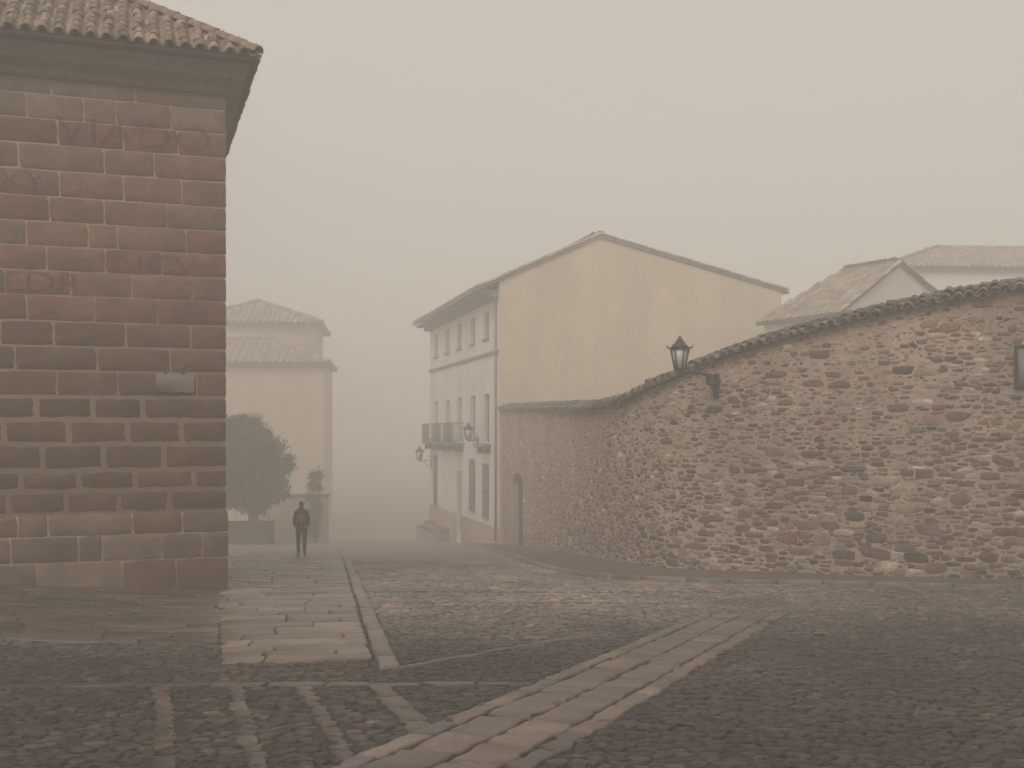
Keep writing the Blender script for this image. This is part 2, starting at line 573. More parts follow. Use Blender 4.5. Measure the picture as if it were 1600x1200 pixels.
def tile_slope(eave0, eave1, up, length, clip, pitch=0.265, expo=0.33, pal=TILE_PAL, K=6, jit=0.012):
    """Tiles on a roof plane. eave0->eave1 the eave line, up the unit vector up the slope, clip(a, t) keeps positions."""
    eave0, eave1, up = np.array(eave0, float), np.array(eave1, float), unit(up)
    W = np.linalg.norm(eave1 - eave0)
    a = (eave1 - eave0) / W
    nrm = np.cross(a, up)
    if nrm[2] < 0:
        nrm = -nrm
    nc, nr = int(W / pitch), int(length / expo) + 1
    I, J = np.meshgrid(np.arange(nc), np.arange(nr), indexing='ij')
    I, J = I.ravel(), J.ravel()
    al = (I + 0.5) * pitch + (W - nc * pitch) / 2
    t = J * expo
    k = clip(al, t)
    al, t, J = al[k], t[k], J[k]
    n = len(al)
    tv, tq = tile_template(K)
    tilt = unit(up + nrm * 0.045)
    def place(al, t, lift, flip):
        org = eave0 + al[:, None] * a + (t + rng.normal(0, jit, n))[:, None] * up + (lift + rng.normal(0, 0.004, n))[:, None] * nrm
        org = org + rng.normal(0, jit * 0.6, n)[:, None] * a
        yaw = rng.normal(0, 0.025, n)[:, None]
        ax = a + yaw * tilt
        ay = tilt - yaw * a
        az = np.repeat((nrm * flip)[None], n, 0)
        return instance(tv, tq, org, np.broadcast_to(ax, (n, 3)), np.broadcast_to(ay, (n, 3)), az, pick(pal, n, 0.13))
    return [place(al, t, 0.05, 1), place(al + pitch / 2, t + 0.03, 0.115, -1)]

def tile_row(p0, p1, radius=0.13, step=0.36, pal=TILE_PAL, up=(0, 0, 1)):
    """A row of ridge or hip tiles laid end to end."""
    p0, p1 = np.array(p0, float), np.array(p1, float)
    L = np.linalg.norm(p1 - p0)
    d = (p1 - p0) / L
    n = max(1, int(L / step))
    tv, tq = tile_template(7, radius, radius * 0.86, step * 1.25)
    t = np.arange(n) * L / n
    org = p0 + t[:, None] * d + rng.normal(0, 0.008, (n, 3))
    x = unit(np.cross(d, up))
    z = np.cross(x, d)
    tl = unit(d + z * 0.04)
    return instance(tv, tq, org, np.repeat(x[None], n, 0), np.repeat(tl[None], n, 0), np.repeat(z[None], n, 0), pick(pal, n, 0.13))

def to_world(parent, p):
    loc, rz = frame_of(parent)
    p = np.asarray(p, float)
    c, s = math.cos(rz), math.sin(rz)
    return np.stack([loc[0] + c * p[..., 0] - s * p[..., 1], loc[1] + s * p[..., 0] + c * p[..., 1], loc[2] + p[..., 2]], -1)

def hip_roof(name, parent, x0, x1, y0, y1, z, pitch, pal=TILE_PAL, expo=0.33, tpitch=0.265, K=6):
    """Hip roof over a rectangle (local), eave height z. One mesh: deck, tiles, hip and ridge rows."""
    w, d = x1 - x0, y1 - y0
    half = min(w, d) / 2
    tn = math.tan(pitch)
    zr = z + half * tn
    if w >= d:
        ra, rb = (x0 + half, (y0 + y1) / 2, zr), (x1 - half, (y0 + y1) / 2, zr)
    else:
        ra, rb = ((x0 + x1) / 2, y0 + half, zr), ((x0 + x1) / 2, y1 - half, zr)
    A, B, Cc, D = (x0, y0, z), (x1, y0, z), (x1, y1, z), (x0, y1, z)
    cs, sn = math.cos(pitch), math.sin(pitch)
    parts = []
    L = half / cs
    for e0, e1, up in ((A, B, (0, cs, sn)), (B, Cc, (-cs, 0, sn)), (Cc, D, (0, -cs, sn)), (D, A, (cs, 0, sn))):
        Wd = math.dist(e0, e1)
        parts += tile_slope(e0, e1, up, L, lambda al, t, Wd=Wd: (al > t * cs + 0.02) & (al < Wd - t * cs - 0.02) & (t < L - 0.1), tpitch, expo, pal, K)
    lift = np.array([0, 0, 0.10])
    ends = ((A, ra), (B, rb), (Cc, rb), (D, ra)) if w >= d else ((A, ra), (B, ra), (Cc, rb), (D, rb))
    for e, r in ends:
        parts.append(tile_row(np.array(e) + lift, np.array(r) + lift, pal=pal))
    if math.dist(ra, rb) > 0.3:
        parts.append(tile_row(np.array(ra) + lift, np.array(rb) + lift, pal=pal))
    V, FL, col = merge(parts)
    mi = np.zeros(len(FL[1]), int)
    # the deck below the tiles
    dv = [A, B, Cc, D, ra, rb] + [(p[0], p[1], p[2] - 0.07) for p in (A, B, Cc, D)]
    k = len(V)
    if w >= d:
        df = [(0, 1, 5, 4), (1, 2, 5), (2, 3, 4, 5), (3, 0, 4)]
    else:
        df = [(0, 1, 4), (1, 2, 5, 4), (2, 3, 5), (3, 0, 4, 5)]
    df += [(0, 6, 7, 1), (1, 7, 8, 2), (2, 8, 9, 3), (3, 9, 6, 0), (6, 9, 8, 7)]
    loops = np.concatenate([FL[0], np.array([i + k for f in df for i in f])])
    tot = np.concatenate([FL[1], np.array([len(f) for f in df])])
    V = np.concatenate([V, np.array(dv, float)])
    col = np.concatenate([col, np.full((len(dv), 3), 0.1)])
    mi = np.concatenate([mi, np.ones(len(df), int)])
    return link_mesh(name, V, None, [M['tile'], M['deck']], parent, mi, col, False, False, (loops, tot))

def gable_slopes(name, parent, prof, y0, y1, pal=TILE_PAL, K=5, thick=0.10, expo=0.36, tpitch=0.28, mats=None, hip=0.0):
    """Two roof planes over a profile [(x,z) eave, ridge, eave], from y0 to y1 (local): tiles on a thick deck."""
    parts = []
    mb = MB()
    (xa, za), (xr, zr), (xb, zb) = prof
    for (xe, ze) in ((xa, za), (xb, zb)):
        up = unit((xr - xe, 0, zr - ze))
        L = math.dist((xe, ze), (xr, zr))
        parts += tile_slope((xe, y0, ze), (xe, y1, ze), up, L, lambda al, t: (t < L - 0.12) & (al < y1 - y0 - hip * t / L), tpitch, expo, pal, K)
        v = [(xe, y0, ze), (xr, y0, zr), (xr, y1 - hip, zr), (xe, y1, ze)]
        w = [(p[0], p[1], p[2] - thick) for p in v]
        mb.add(v + w, [(0, 1, 2, 3), (7, 6, 5, 4), (0, 4, 5, 1), (2, 6, 7, 3), (0, 3, 7, 4)])
    if hip:                                                   # the hipped far end
        mb.add([(xa, y1, za), (xb, y1, zb), (xr, y1 - hip, zr)], [(0, 1, 2)])
    parts.append(tile_row((xr, y0, zr + 0.06), (xr, y1 - hip, zr + 0.06), 0.14, pal=pal))
    # verge rows along both gable edges, hip rows at a hipped end
    for yv in (y0 + 0.06, y1 - 0.06):
        for (xe, ze) in ((xa, za), (xb, zb)):
            parts.append(tile_row((xe, yv, ze + 0.05), (xr, yv - (hip if yv > y0 + 0.1 else 0), zr + 0.05), 0.10, pal=pal))
    V, FL, col = merge(parts)
    k = len(V)
    loops = np.concatenate([FL[0], np.array([i + k for f in mb.f for i in f])])
    tot = np.concatenate([FL[1], np.array([len(f) for f in mb.f])])
    mi = np.concatenate([np.zeros(len(FL[1]), int), np.ones(len(mb.f), int)])
    V = np.concatenate([V, np.array(mb.v)])
    col = np.concatenate([col, np.full((len(mb.v), 3), 0.1)])
    return link_mesh(name, V, None, mats or [M['tile'], M['deck']], parent, mi, col, False, False, (loops, tot))

def wall_with_holes(mb, org, ax, nrm, W, z0, z1, holes, depth=0.28):
    """A wall plane in local coordinates with rectangular openings (a0,a1,z0,z1) and reveals going inward (-nrm)."""
    org, ax, nrm = np.array(org, float), np.array(ax, float), np.array(nrm, float)
    P = lambda a, z, d=0.0: tuple(org + ax * a - nrm * d + np.array([0, 0, z]))
    xs = sorted({0.0, W} | {h[0] for h in holes} | {h[1] for h in holes})
    zs = sorted({z0, z1} | {h[2] for h in holes} | {h[3] for h in holes})
    for i in range(len(xs) - 1):
        for j in range(len(zs) - 1):
            cx, cz = (xs[i] + xs[i + 1]) / 2, (zs[j] + zs[j + 1]) / 2
            if any(h[0] < cx < h[1] and h[2] < cz < h[3] for h in holes):
                continue
            mb.quad(P(xs[i], zs[j]), P(xs[i + 1], zs[j]), P(xs[i + 1], zs[j + 1]), P(xs[i], zs[j + 1]))
    for a0, a1, h0, h1 in holes:
        mb.quad(P(a0, h0), P(a0, h1), P(a0, h1, depth), P(a0, h0, depth))
        mb.quad(P(a1, h0), P(a1, h0, depth), P(a1, h1, depth), P(a1, h1))
        mb.quad(P(a0, h1), P(a1, h1), P(a1, h1, depth), P(a0, h1, depth))
        mb.quad(P(a0, h0), P(a0, h0, depth), P(a1, h0, depth), P(a1, h0))

# ------------------------------------------------------------------ ground
def make_ground():
    xs = np.concatenate([np.array([-420, -200, -100, -60]), np.arange(-36, 36.01, 0.75), np.array([60, 100, 200, 420])])
    ys = np.concatenate([np.array([-60, -20, -5]), np.arange(0, 60.01, 0.75), np.arange(64, 124, 4), np.array([160, 240, 420])])
    ys = np.unique(ys)
    gx, gy = np.meshgrid(xs, ys, indexing='ij')
    V = np.stack([gx, gy, ground_z(gx, gy)], -1).reshape(-1, 3)
    nx, ny = len(xs), len(ys)
    i, j = np.meshgrid(np.arange(nx - 1), np.arange(ny - 1), indexing='ij')
    a = (i * ny + j).ravel()
    loops = np.stack([a, a + ny, a + ny + 1, a + 1], 1).reshape(-1)
    o = link_mesh('ground', V, None, M['ground'], None, FL=(loops, np.full(len(a), 4)))
    structure(o)
make_ground()

# the paved zones, as ground polygons (x, y)
KD = unit((-0.1675, 0.9859))                                # direction of the kerb beside the left pavement
K0 = np.array([-1.33, 10.8])
KN = np.array([-KD[1], KD[0]])                              # to the left of it
def kp(t, w):
    return K0 + KD * t + KN * w
SD = unit((0.3815, 0.9244))                                 # direction of the slab path that crosses the road
SN = np.array([SD[1], -SD[0]])
S0 = np.array([-1.10, 6.67])
def spt(t, w):
    return S0 + SD * t + SN * w
STRIP_W = 1.18
STRIP_T0, STRIP_T1 = -3.2, 10.2

WALL_PLAN = [(-0.56, 57.0), (0.44, 49.5), (1.45, 41.5), (2.35, 33.6), (3.35, 28.1), (5.0, 26.0), (7.6, 24.2), (11.5, 22.3), (16.5, 20.2), (20.5, 18.6)]
def catmull(pts, per=24):
    p = [np.array(q, float) for q in pts]
    p = [2 * p[0] - p[1]] + p + [2 * p[-1] - p[-2]]
    out = []
    for i in range(1, len(p) - 2):
        for k in range(per):
            t = k / per
            out.append(0.5 * ((2 * p[i]) + (p[i + 1] - p[i - 1]) * t + (2 * p[i - 1] - 5 * p[i] + 4 * p[i + 1] - p[i + 2]) * t ** 2
                              + (3 * p[i] - p[i - 1] - 3 * p[i + 1] + p[i + 2]) * t ** 3))
    out.append(p[-2])
    return np.array(out)
WC = catmull(WALL_PLAN)
WS = np.concatenate([[0], np.cumsum(np.linalg.norm(np.diff(WC, axis=0), axis=1))])
WLEN = WS[-1]
WT = np.gradient(WC, axis=0)
WT = WT / np.linalg.norm(WT, axis=1, keepdims=True)
WNORM = np.stack([WT[:, 1], -WT[:, 0]], 1)                  # towards the street
if WNORM[len(WNORM) // 2].dot(-WC[len(WC) // 2]) < 0:
    WNORM = -WNORM
def wall_xy(s):
    return np.stack([np.interp(s, WS, WC[:, 0]), np.interp(s, WS, WC[:, 1])], -1)
def wall_n(s):
    n = np.stack([np.interp(s, WS, WNORM[:, 0]), np.interp(s, WS, WNORM[:, 1])], -1)
    return n / np.linalg.norm(n, axis=-1, keepdims=True)

# left edge of the side pavement along the stone wall
SIDE_KERB = catmull([(-2.6, 59.0), (-1.25, 49.0), (-0.25, 38.5), (0.2, 33.5), (0.75, 29.1), (1.49, 25.6), (2.6, 23.9), (4.55, 22.8), (7.2, 21.9), (9.9, 21.0), (15.5, 18.9), (19.8, 17.2)])

Z_STRIP = [spt(STRIP_T0, 0), spt(STRIP_T0, STRIP_W), spt(STRIP_T1, STRIP_W), spt(STRIP_T1, 0)]
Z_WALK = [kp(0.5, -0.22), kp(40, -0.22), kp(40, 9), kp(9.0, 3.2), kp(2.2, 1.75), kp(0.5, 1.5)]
Z_APRON = [(-22, 12.72), (-3.3, 12.68), (-4.6, 22), (-22, 22)]
Z_SIDE = [tuple(p) for p in SIDE_KERB] + [tuple(p) for p in WC[::-1]]
LINES = [  # rows of kerb stones set in the cobbles: start, end, width, length of a stone
    ((-10.5, 9.62), (0.18, 9.80), 0.15, 0.55),
    ((-1.20, 10.70), (0.95, 13.5), 0.12, 0.45),
    ((-3.10, 9.62), (-2.0, 6.3), 0.13, 0.22),
    ((-2.45, 9.62), (-1.45, 6.3), 0.13, 0.22),
    ((-1.85, 9.62), (-0.95, 6.6), 0.13, 0.22),
    ((-1.21, 9.72), (-0.62, 7.75), 0.20, 0.50),
    ((-2.9, 18.2), (3.4, 18.0), 0.12, 0.6),
]
def line_quad(a, b, w):
    a, b = np.array(a), np.array(b)
    d = unit(b - a)
    n = np.array([-d[1], d[0]]) * w / 2
    return [a - n, b - n, b + n, a + n]

def make_cobbles():
    parts = []
    pal = [((0.135, 0.104, 0.088), 5), ((0.110, 0.090, 0.084), 4), ((0.158, 0.120, 0.098), 3), ((0.088, 0.072, 0.066), 3), ((0.185, 0.145, 0.118), 1.0), ((0.120, 0.108, 0.080), 1.2), ((0.26, 0.21, 0.17), 0.15)]
    for (y0, y1, ax, ay, K) in ((4.6, 13.2, 0.138, 0.088, 10), (12.9, 20.5, 0.150, 0.105, 8), (20.2, 33, 0.19, 0.14, 8)):
        xw = 0.52 * y1 + 2.5
        rg = voronoi_rings(-xw, xw, y0, y1, ax, ay, 0.47, K, 0.013)
        c = rg.mean(1)
        ok = np.abs(c[:, 0]) < 0.52 * c[:, 1] + 2.2
        for z in (Z_STRIP, Z_WALK, Z_APRON, Z_SIDE):
            ok &= ~inside(z, c)
        for a, b, w, _ in LINES:
            ok &= ~inside(line_quad(a, b, w + 0.05), c)
        # nothing under the stone building
        rel = c - np.array([-5.4, 20.5])
        inb = (rel @ np.array([0.944, 0.33]) < 0) & (rel @ np.array([-0.33, 0.944]) > 0)
        ok &= ~inb
        rg, c = rg[ok], c[ok]
        n = len(rg)
        rg = rg + rng.normal(0, 0.004, rg.shape)
        pale_sheen = sm(11.3, 18.5, c[:, 1] - 0.25 * c[:, 0]) * (1 - 0.45 * np.clip((c[:, 0] - 2.5) / 6, 0, 1))   # the carriageway's paler setts, plus sheen and fog painted into their colour
        cols = pick(pal, n, 0.17) * (0.47 + 1.35 * pale_sheen)[:, None]
        # broad patches where the stones are mossier or more worn
        ph = np.sin(c[:, 0] * 0.9 + 1.3 * np.sin(c[:, 1] * 0.5)) * np.sin(c[:, 1] * 0.7 + c[:, 0] * 0.35)
        cols *= (1 + 0.10 * ph)[:, None]
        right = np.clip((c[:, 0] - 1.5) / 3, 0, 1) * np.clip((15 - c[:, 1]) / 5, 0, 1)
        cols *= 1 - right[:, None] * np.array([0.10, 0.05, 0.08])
        top = np.clip(rng.normal(0.013, 0.006, n), 0.003, 0.032)
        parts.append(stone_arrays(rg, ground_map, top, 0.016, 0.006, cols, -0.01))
    V, FL, col = merge(parts)
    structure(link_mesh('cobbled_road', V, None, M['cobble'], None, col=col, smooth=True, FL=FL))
make_cobbles()

def slab_rows(pt, t0, t1, depth, w_of_t, length, gap):
    """Rows of slabs in a (t, w) frame: pt(t, w) -> xy. Returns corner quads, already a little apart."""
    out = []
    t = t0
    while t < t1:
        d = random.uniform(*depth)
        w0, w1 = w_of_t(t + d / 2)
        w = w0 - random.uniform(0, length[0])
        while w < w1:
            L = random.uniform(*length)
            a, b = max(w, w0), min(w + L, w1)
            if b - a > 0.14:
                sk = random.uniform(-0.03, 0.03)
                out.append([pt(t + gap, a + gap), pt(t + d - gap, a + gap + sk), pt(t + d - gap, b - gap + sk), pt(t + gap, b - gap)])
            w += L
        t += d
    return out

def slabs(name, quads, pal, top=0.024, jit=0.008, bevel=0.018, amp=0.12, colmod=None):
    rg = rect_rings(quads, jit)
    n = len(rg)
    cols = pick(pal, n, amp)
    if colmod is not None:
        cols = colmod(rg.mean(1), cols)
    tops = top + rng.normal(0, 0.004, n)
    V, FL, col = stone_arrays(rg, ground_map, tops, bevel, 0.001, cols, -0.02)
    return structure(link_mesh(name, V, None, M['slab'], None, col=col, FL=FL))

# pale slabs of the left pavement, running away beside the stone building
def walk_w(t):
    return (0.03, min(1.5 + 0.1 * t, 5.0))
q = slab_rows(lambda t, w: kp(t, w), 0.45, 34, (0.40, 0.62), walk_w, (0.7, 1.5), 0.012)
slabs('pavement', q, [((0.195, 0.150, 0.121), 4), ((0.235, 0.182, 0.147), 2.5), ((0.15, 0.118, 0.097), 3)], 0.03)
# browner slabs in front of the building
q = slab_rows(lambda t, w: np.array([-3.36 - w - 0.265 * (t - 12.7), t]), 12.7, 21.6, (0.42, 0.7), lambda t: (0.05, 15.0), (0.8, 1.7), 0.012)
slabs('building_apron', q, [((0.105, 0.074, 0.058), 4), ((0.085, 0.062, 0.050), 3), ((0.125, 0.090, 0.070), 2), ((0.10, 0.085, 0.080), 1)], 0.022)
# the slab path crossing the cobbles: a border, two courses of large slabs and a narrow edge
def strip_quads():
    out = []
    for w0, w1, ln in ((0.0, 0.19, (0.35, 0.8)), (0.20, 0.58, (0.40, 0.72)), (0.59, 0.97, (0.38, 0.75)), (0.98, 1.18, (0.3, 0.7))):
        t = STRIP_T0 + random.uniform(0, 0.4)
        while t < STRIP_T1:
            L = random.uniform(*ln)
            s1, s2 = random.uniform(-0.05, 0.05), random.uniform(-0.05, 0.05)
            out.append([spt(t + 0.014 + s1, w0 + 0.010), spt(t + L - 0.014 + s2, w0 + 0.010), spt(t + L - 0.014 - s2, w1 - 0.010), spt(t + 0.014 - s1, w1 - 0.010)])
            t += L
    return out
def path_wear(c, cols):
    t = (c - S0) @ SD
    w = sm(5.0, 9.8, t)[:, None]
    return cols * (1 - w) + np.array([0.150, 0.117, 0.097]) * rng.normal(1, 0.14, (len(c), 1)) * w
slabs('slab_path', strip_quads(), [((0.160, 0.118, 0.096), 5), ((0.115, 0.100, 0.092), 2.5), ((0.185, 0.136, 0.110), 2), ((0.135, 0.103, 0.086), 3)], 0.024, 0.014, 0.022, colmod=path_wear)
# rows of kerb stones
def kerb_quads(a, b, w, ln):
    a, b = np.array(a), np.array(b)
    L = np.linalg.norm(b - a)
    d = (b - a) / L
    n = np.array([-d[1], d[0]])
    out, t = [], 0.0
    while t < L:
        s = random.uniform(0.7, 1.3) * ln
        e = min(t + s, L)
        p0, p1 = a + d * (t + 0.008), a + d * (e - 0.008)
        j = n * random.uniform(-0.012, 0.012)
        out.append([p0 - n * w / 2 + j, p1 - n * w / 2 + j, p1 + n * w / 2 + j, p0 + n * w / 2 + j])
        t = e
    return out
kq = []
for a, b, w, ln in LINES:
    kq += kerb_quads(a, b, w, ln)
slabs('sett_rows', kq, [((0.088, 0.066, 0.055), 3), ((0.106, 0.080, 0.066), 2), ((0.074, 0.058, 0.051), 2)], 0.016, 0.014, 0.016, 0.18)
kq = kerb_quads(kp(-0.1, -0.10), kp(46, -0.10), 0.2, 1.0)
slabs('pavement_kerb', kq, [((0.16, 0.126, 0.104), 3), ((0.19, 0.15, 0.123), 2), ((0.13, 0.105, 0.09), 2)], 0.04, 0.005, 0.018)

def make_side_pavement():
    n = 220
    tk = np.linspace(0, 1, n)
    sk = np.concatenate([[0], np.cumsum(np.linalg.norm(np.diff(SIDE_KERB, axis=0), axis=1))])
    kx = np.stack([np.interp(tk * sk[-1], sk, SIDE_KERB[:, 0]), np.interp(tk * sk[-1], sk, SIDE_KERB[:, 1])], 1)
    wxy = wall_xy(tk * WLEN)
    H = 0.09
    V, F, mi = [], [], []
    m = 10
    for i in range(n):
        for j in range(m + 1):
            p = kx[i] * (1 - j / m) + wxy[i] * (j / m)
            V.append((p[0], p[1], gz(*p) + H))
    for i in range(n - 1):
        for j in range(m):
            a = i * (m + 1) + j
            F.append((a, a + m + 1, a + m + 2, a + 1))
    structure(link_mesh('side_pavement', V, F, M['asphalt']))
    # its kerb: long low stones following the curve
    quads = []
    t = 0.0
    nrm = lambda d: np.array([-d[1], d[0]])
    P = lambda s: np.array([np.interp(s, sk, SIDE_KERB[:, 0]), np.interp(s, sk, SIDE_KERB[:, 1])])
    while t < sk[-1] - 1:
        e = t + random.uniform(0.7, 1.2)
        a, b = P(t + 0.006), P(e - 0.006)
        d = unit(b - a)
        nn = nrm(d) * 0.075
        quads.append([a - nn, b - nn, b + nn, a + nn])
        t = e
    slabs('side_kerb', quads, [((0.17, 0.135, 0.115), 3), ((0.21, 0.165, 0.135), 2), ((0.135, 0.115, 0.105), 2)], 0.105, 0.004, 0.016)
make_side_pavement()

# ------------------------------------------------------------------ the stone building on the left
BA = thing('stone_building', 'large reddish ashlar stone building with a tiled hip roof at the left edge', 'building', (-5.4, 20.5, -1.45), math.atan2(0.33, 0.944))
def make_stone_building():
    z0 = -1.45
    L, DEP = 19.0, 10.0
    jz = [8.17, 7.64, 7.20, 6.75, 6.29, 5.82, 5.37, 4.93, 4.49, 4.05, 3.59, 3.14, 2.70, 2.25, 1.82, 1.38, 0.91, 0.54, 0.12, -0.28, -0.75, -1.95]
    jx = [[79, 211], [41, 131, 181, 267], [90, 192, 278], [29, 163, 241], [93, 193, 284], [77, 163, 261], [41, 138, 183, 291], [73, 165, 253],
          [8, 110, 206, 300], [42, 148, 246], [84, 197, 298], [23, 152, 266], [89, 184, 308], [57, 145, 223], [6, 108, 199, 284], [67, 162, 256],
          [33, 124, 211, 303], [13, 103, 186, 265], [28, 75, 207, 285], [123, 160, 253, 316], [57, 192, 276]]
    def lx(px):
        p = (px - 800) / 1700
        return (p * 20.5 + 5.4) / (0.944 - 0.33 * p)
    # core with mortar faces
    mb = MB()
    mb.box(-L, -0.002, 0.002, DEP, z0 - 0.6 - z0, 8.2 - z0)
    mb.box(-L - 0.05, 0.03, -0.03, DEP + 0.05, z0 - 0.6 - z0, 0.10 - z0)
    mb.build('wall', M['mortar'], BA)
    upper = [((0.222, 0.118, 0.088), 5), ((0.198, 0.100, 0.075), 3), ((0.200, 0.126, 0.092), 2.2), ((0.238, 0.132, 0.100), 2)]
    greyer = [((0.235, 0.168, 0.132), 4), ((0.22, 0.152, 0.12), 3), ((0.225, 0.138, 0.11), 2)]
    lower = [((0.118, 0.064, 0.040), 5), ((0.130, 0.072, 0.046), 3), ((0.110, 0.062, 0.042), 3)]
    mid = [((0.158, 0.088, 0.062), 4), ((0.140, 0.080, 0.056), 3), ((0.172, 0.094, 0.070), 2)]
    plinth = [((0.20, 0.132, 0.098), 5), ((0.17, 0.088, 0.064), 2), ((0.15, 0.098, 0.072), 2), ((0.215, 0.145, 0.11), 2), ((0.14, 0.066, 0.05), 1.2)]
    faces = {'front': [], 'side': []}
    for i in range(len(jz) - 1):
        zt, zb = jz[i], jz[i + 1]
        wide = 13 <= i <= 17
        g = 0.048 if wide else (0.020 if 10 <= i <= 12 else 0.013)
        gv = g * (1.05 if wide else 0.85)
        pal = greyer if i <= 1 else upper if i <= 9 else lower if i <= 17 else plinth
        if 10 <= i <= 12:
            pal = mid
        out = 0.035 if i >= 18 else 0.0
        xs = sorted(lx(p) for p in jx[i])
        x = xs[0]
        left = []
        while x > -L + 0.6:
            x -= random.uniform(0.85, 1.35)
            left.append(max(x, -L))
        ed = sorted(left) + xs + [0.012 + out]
        for a, b in zip(ed[:-1], ed[1:]):
            last = b == ed[-1]
            faces['front'].append(((a + gv, b - (0 if last else gv), zb + g - z0, zt - g - z0), out, pal, wide, i))
        y = 0.0
        first = True
        while y < DEP - 0.1:
            w = random.uniform(0.45, 0.7) if (first and i % 2) else random.uniform(0.9, 1.3)
            e = min(y + w, DEP)
            faces['side'].append(((y + (0.0 if first else gv), e - gv, zb + g - z0, zt - g - z0), out, pal, wide, i))
            first = False
            y = e
    parts = []
    for side in ('front', 'side'):
        for wide in (False, True):
            sel = [f for f in faces[side] if f[3] == wide]
            quads = [[(a, b0), (b, b0), (b, t), (a, t)] for ((a, b, b0, t), o, p, w, i) in sel]
            rg = rect_rings(quads, 0.009 if wide else 0.004)
            # keep the building's corner straight
            for k, f in enumerate(sel):
                if side == 'front' and abs(f[0][1] - (0.012 + f[1])) < 1e-6:
                    rg[k, :, 0] = np.minimum(rg[k, :, 0], f[0][1])
                if side == 'side' and f[0][0] == 0.0:
                    rg[k, :, 0] = np.maximum(rg[k, :, 0], 0.0)
            cols = np.concatenate([pick(f[2], 1, 0.05) for f in sel])
            # dark damp foot, in ragged patches
            for k, f in enumerate(sel):
                if f[4] == 20 and random.random() < 0.5:
                    cols[k] *= 0.75
            tops = np.array([0.0 + f[1] for f in sel]) + np.abs(rng.normal(0, 0.0015, len(sel)))
            if side == 'front':
                fm = lambda a, b, h: np.stack([a, -h, b], -1)
            else:
                fm = lambda a, b, h: np.stack([h, a, b], -1)
            parts.append(stone_arrays(rg, fm, tops + (0.0035 if wide else 0.005), 0.004, 0.0005, cols, -0.03))
    V, FL, col = merge(parts)
    link_mesh('ashlar_blocks', V, None, M['ashlar'], BA, col=col, world=False, FL=FL)
    # moulded cornice
    prof = [(0.0, 7.93), (0.09, 7.93), (0.11, 8.02), (0.13, 8.10), (0.30, 8.17), (0.34, 8.22), (0.34, 8.36), (0.40, 8.40), (0.40, 8.47), (0.0, 8.47)]
    mb = MB()
    rings = []
    for o, z in prof:
        rings.append([(-L - o, -o, z - z0), (o, -o, z - z0), (o, DEP + o, z - z0), (-L - o, DEP + o, z - z0)])
    vs = [p for r in rings for p in r]
    fs = []
    for k in range(len(prof) - 1):
        for j in range(4):
            fs.append((k * 4 + j, k * 4 + (j + 1) % 4, (k + 1) * 4 + (j + 1) % 4, (k + 1) * 4 + j))
    mb.add(vs, fs)
    mb.build('cornice', M['cornice'], BA)
    o = 0.56
    hip_roof('roof', BA, -L - o, o, -o, DEP + o, 8.53 - z0, math.radians(34))
    # faded painted words
    def words(txt, px, zb, h, stretch=1.0):
        cu = bpy.data.curves.new('letters', 'FONT')
        cu.body = txt
        cu.size = h / 0.70
        cu.extrude = 0.0
        tmp = bpy.data.objects.new('letters', cu)
        C.objects.link(tmp)
        bpy.context.view_layer.update()
        me = bpy.data.meshes.new_from_object(tmp.evaluated_get(bpy.context.evaluated_depsgraph_get()))
        bpy.data.objects.remove(tmp)
        me.name = 'painted_letters'
        me.materials.clear()
        me.materials.append(M['redpaint'])
        ob = bpy.data.objects.new('painted_letters', me)
        C.objects.link(ob)
        ob.parent = BA
        ob.rotation_euler = (math.pi / 2, 0, 0)
        ob.scale = (stretch, 1, 1)
        ob.location = (lx(px), -0.020, zb - z0)
    words('VIADO', 86, 6.83, 0.46, 1.35)
    words('XY', -8, 5.90, 0.36, 1.25)
    words('NCV', 176, 4.53, 0.33, 1.5)
    words('EDR', 2, 4.10, 0.36, 1.4)
make_stone_building()

def make_plaque():
    lxp = lambda px: ((px - 800) / 1700 * 20.5 + 5.4) / (0.944 - 0.33 * (px - 800) / 1700)
    x0, x1 = lxp(243), lxp(303.5)
    zb, zt = 2.33, 2.69
    p = to_world(BA, np.array([(x0 + x1) / 2, -0.02, zb + 1.45]))
    t = thing('wall_plaque', 'blank pale rectangular street plaque screwed to the reddish ashlar wall', 'sign', tuple(p), BA.rotation_euler.z)
    w = (x1 - x0) / 2
    mb = MB()
    mb.box(-w, w, -0.03, 0.0, 0, zt - zb, 0.006)
    mb.build('board', M['plaque'], t)
    for sx in (-0.62, 0.28):
        for z in (0.0, zt - zb):
            c = MB()
            c.box(w * sx - 0.03 + 0.05, w * sx + 0.03 + 0.05, -0.042, 0.004, z - 0.018, z + 0.018, 0.006)
            c.build('clip', M['iron'], t)
make_plaque()

# ------------------------------------------------------------------ rubble wall with tiled coping, on the right
# top of the masonry along the wall: (arc position of plan points, height)
TOP_PTS = [((-0.56, 57.0), 2.80), ((0.44, 49.5), 2.66), ((1.45, 41.5), 2.48), ((2.35, 33.6), 2.30), ((3.0, 29.2), 2.42), ((3.35, 28.1), 2.62), ((4.1, 27.0), 2.95),
           ((5.0, 26.0), 3.38), ((6.2, 25.1), 3.75), ((7.6, 24.2), 4.10), ((9.4, 23.3), 4.45), ((11.5, 22.3), 4.72), ((16.5, 20.2), 5.0), ((20.5, 18.6), 5.1)]
def s_of(p):
    return float(WS[np.argmin(np.linalg.norm(WC - np.array(p), axis=1))])
TS = np.array([s_of(p) for p, z in TOP_PTS])
TZ = np.array([z for p, z in TOP_PTS])
def wall_top(s):
    return np.interp(s, TS, TZ)
DOOR_S = (4.3, 8.0)
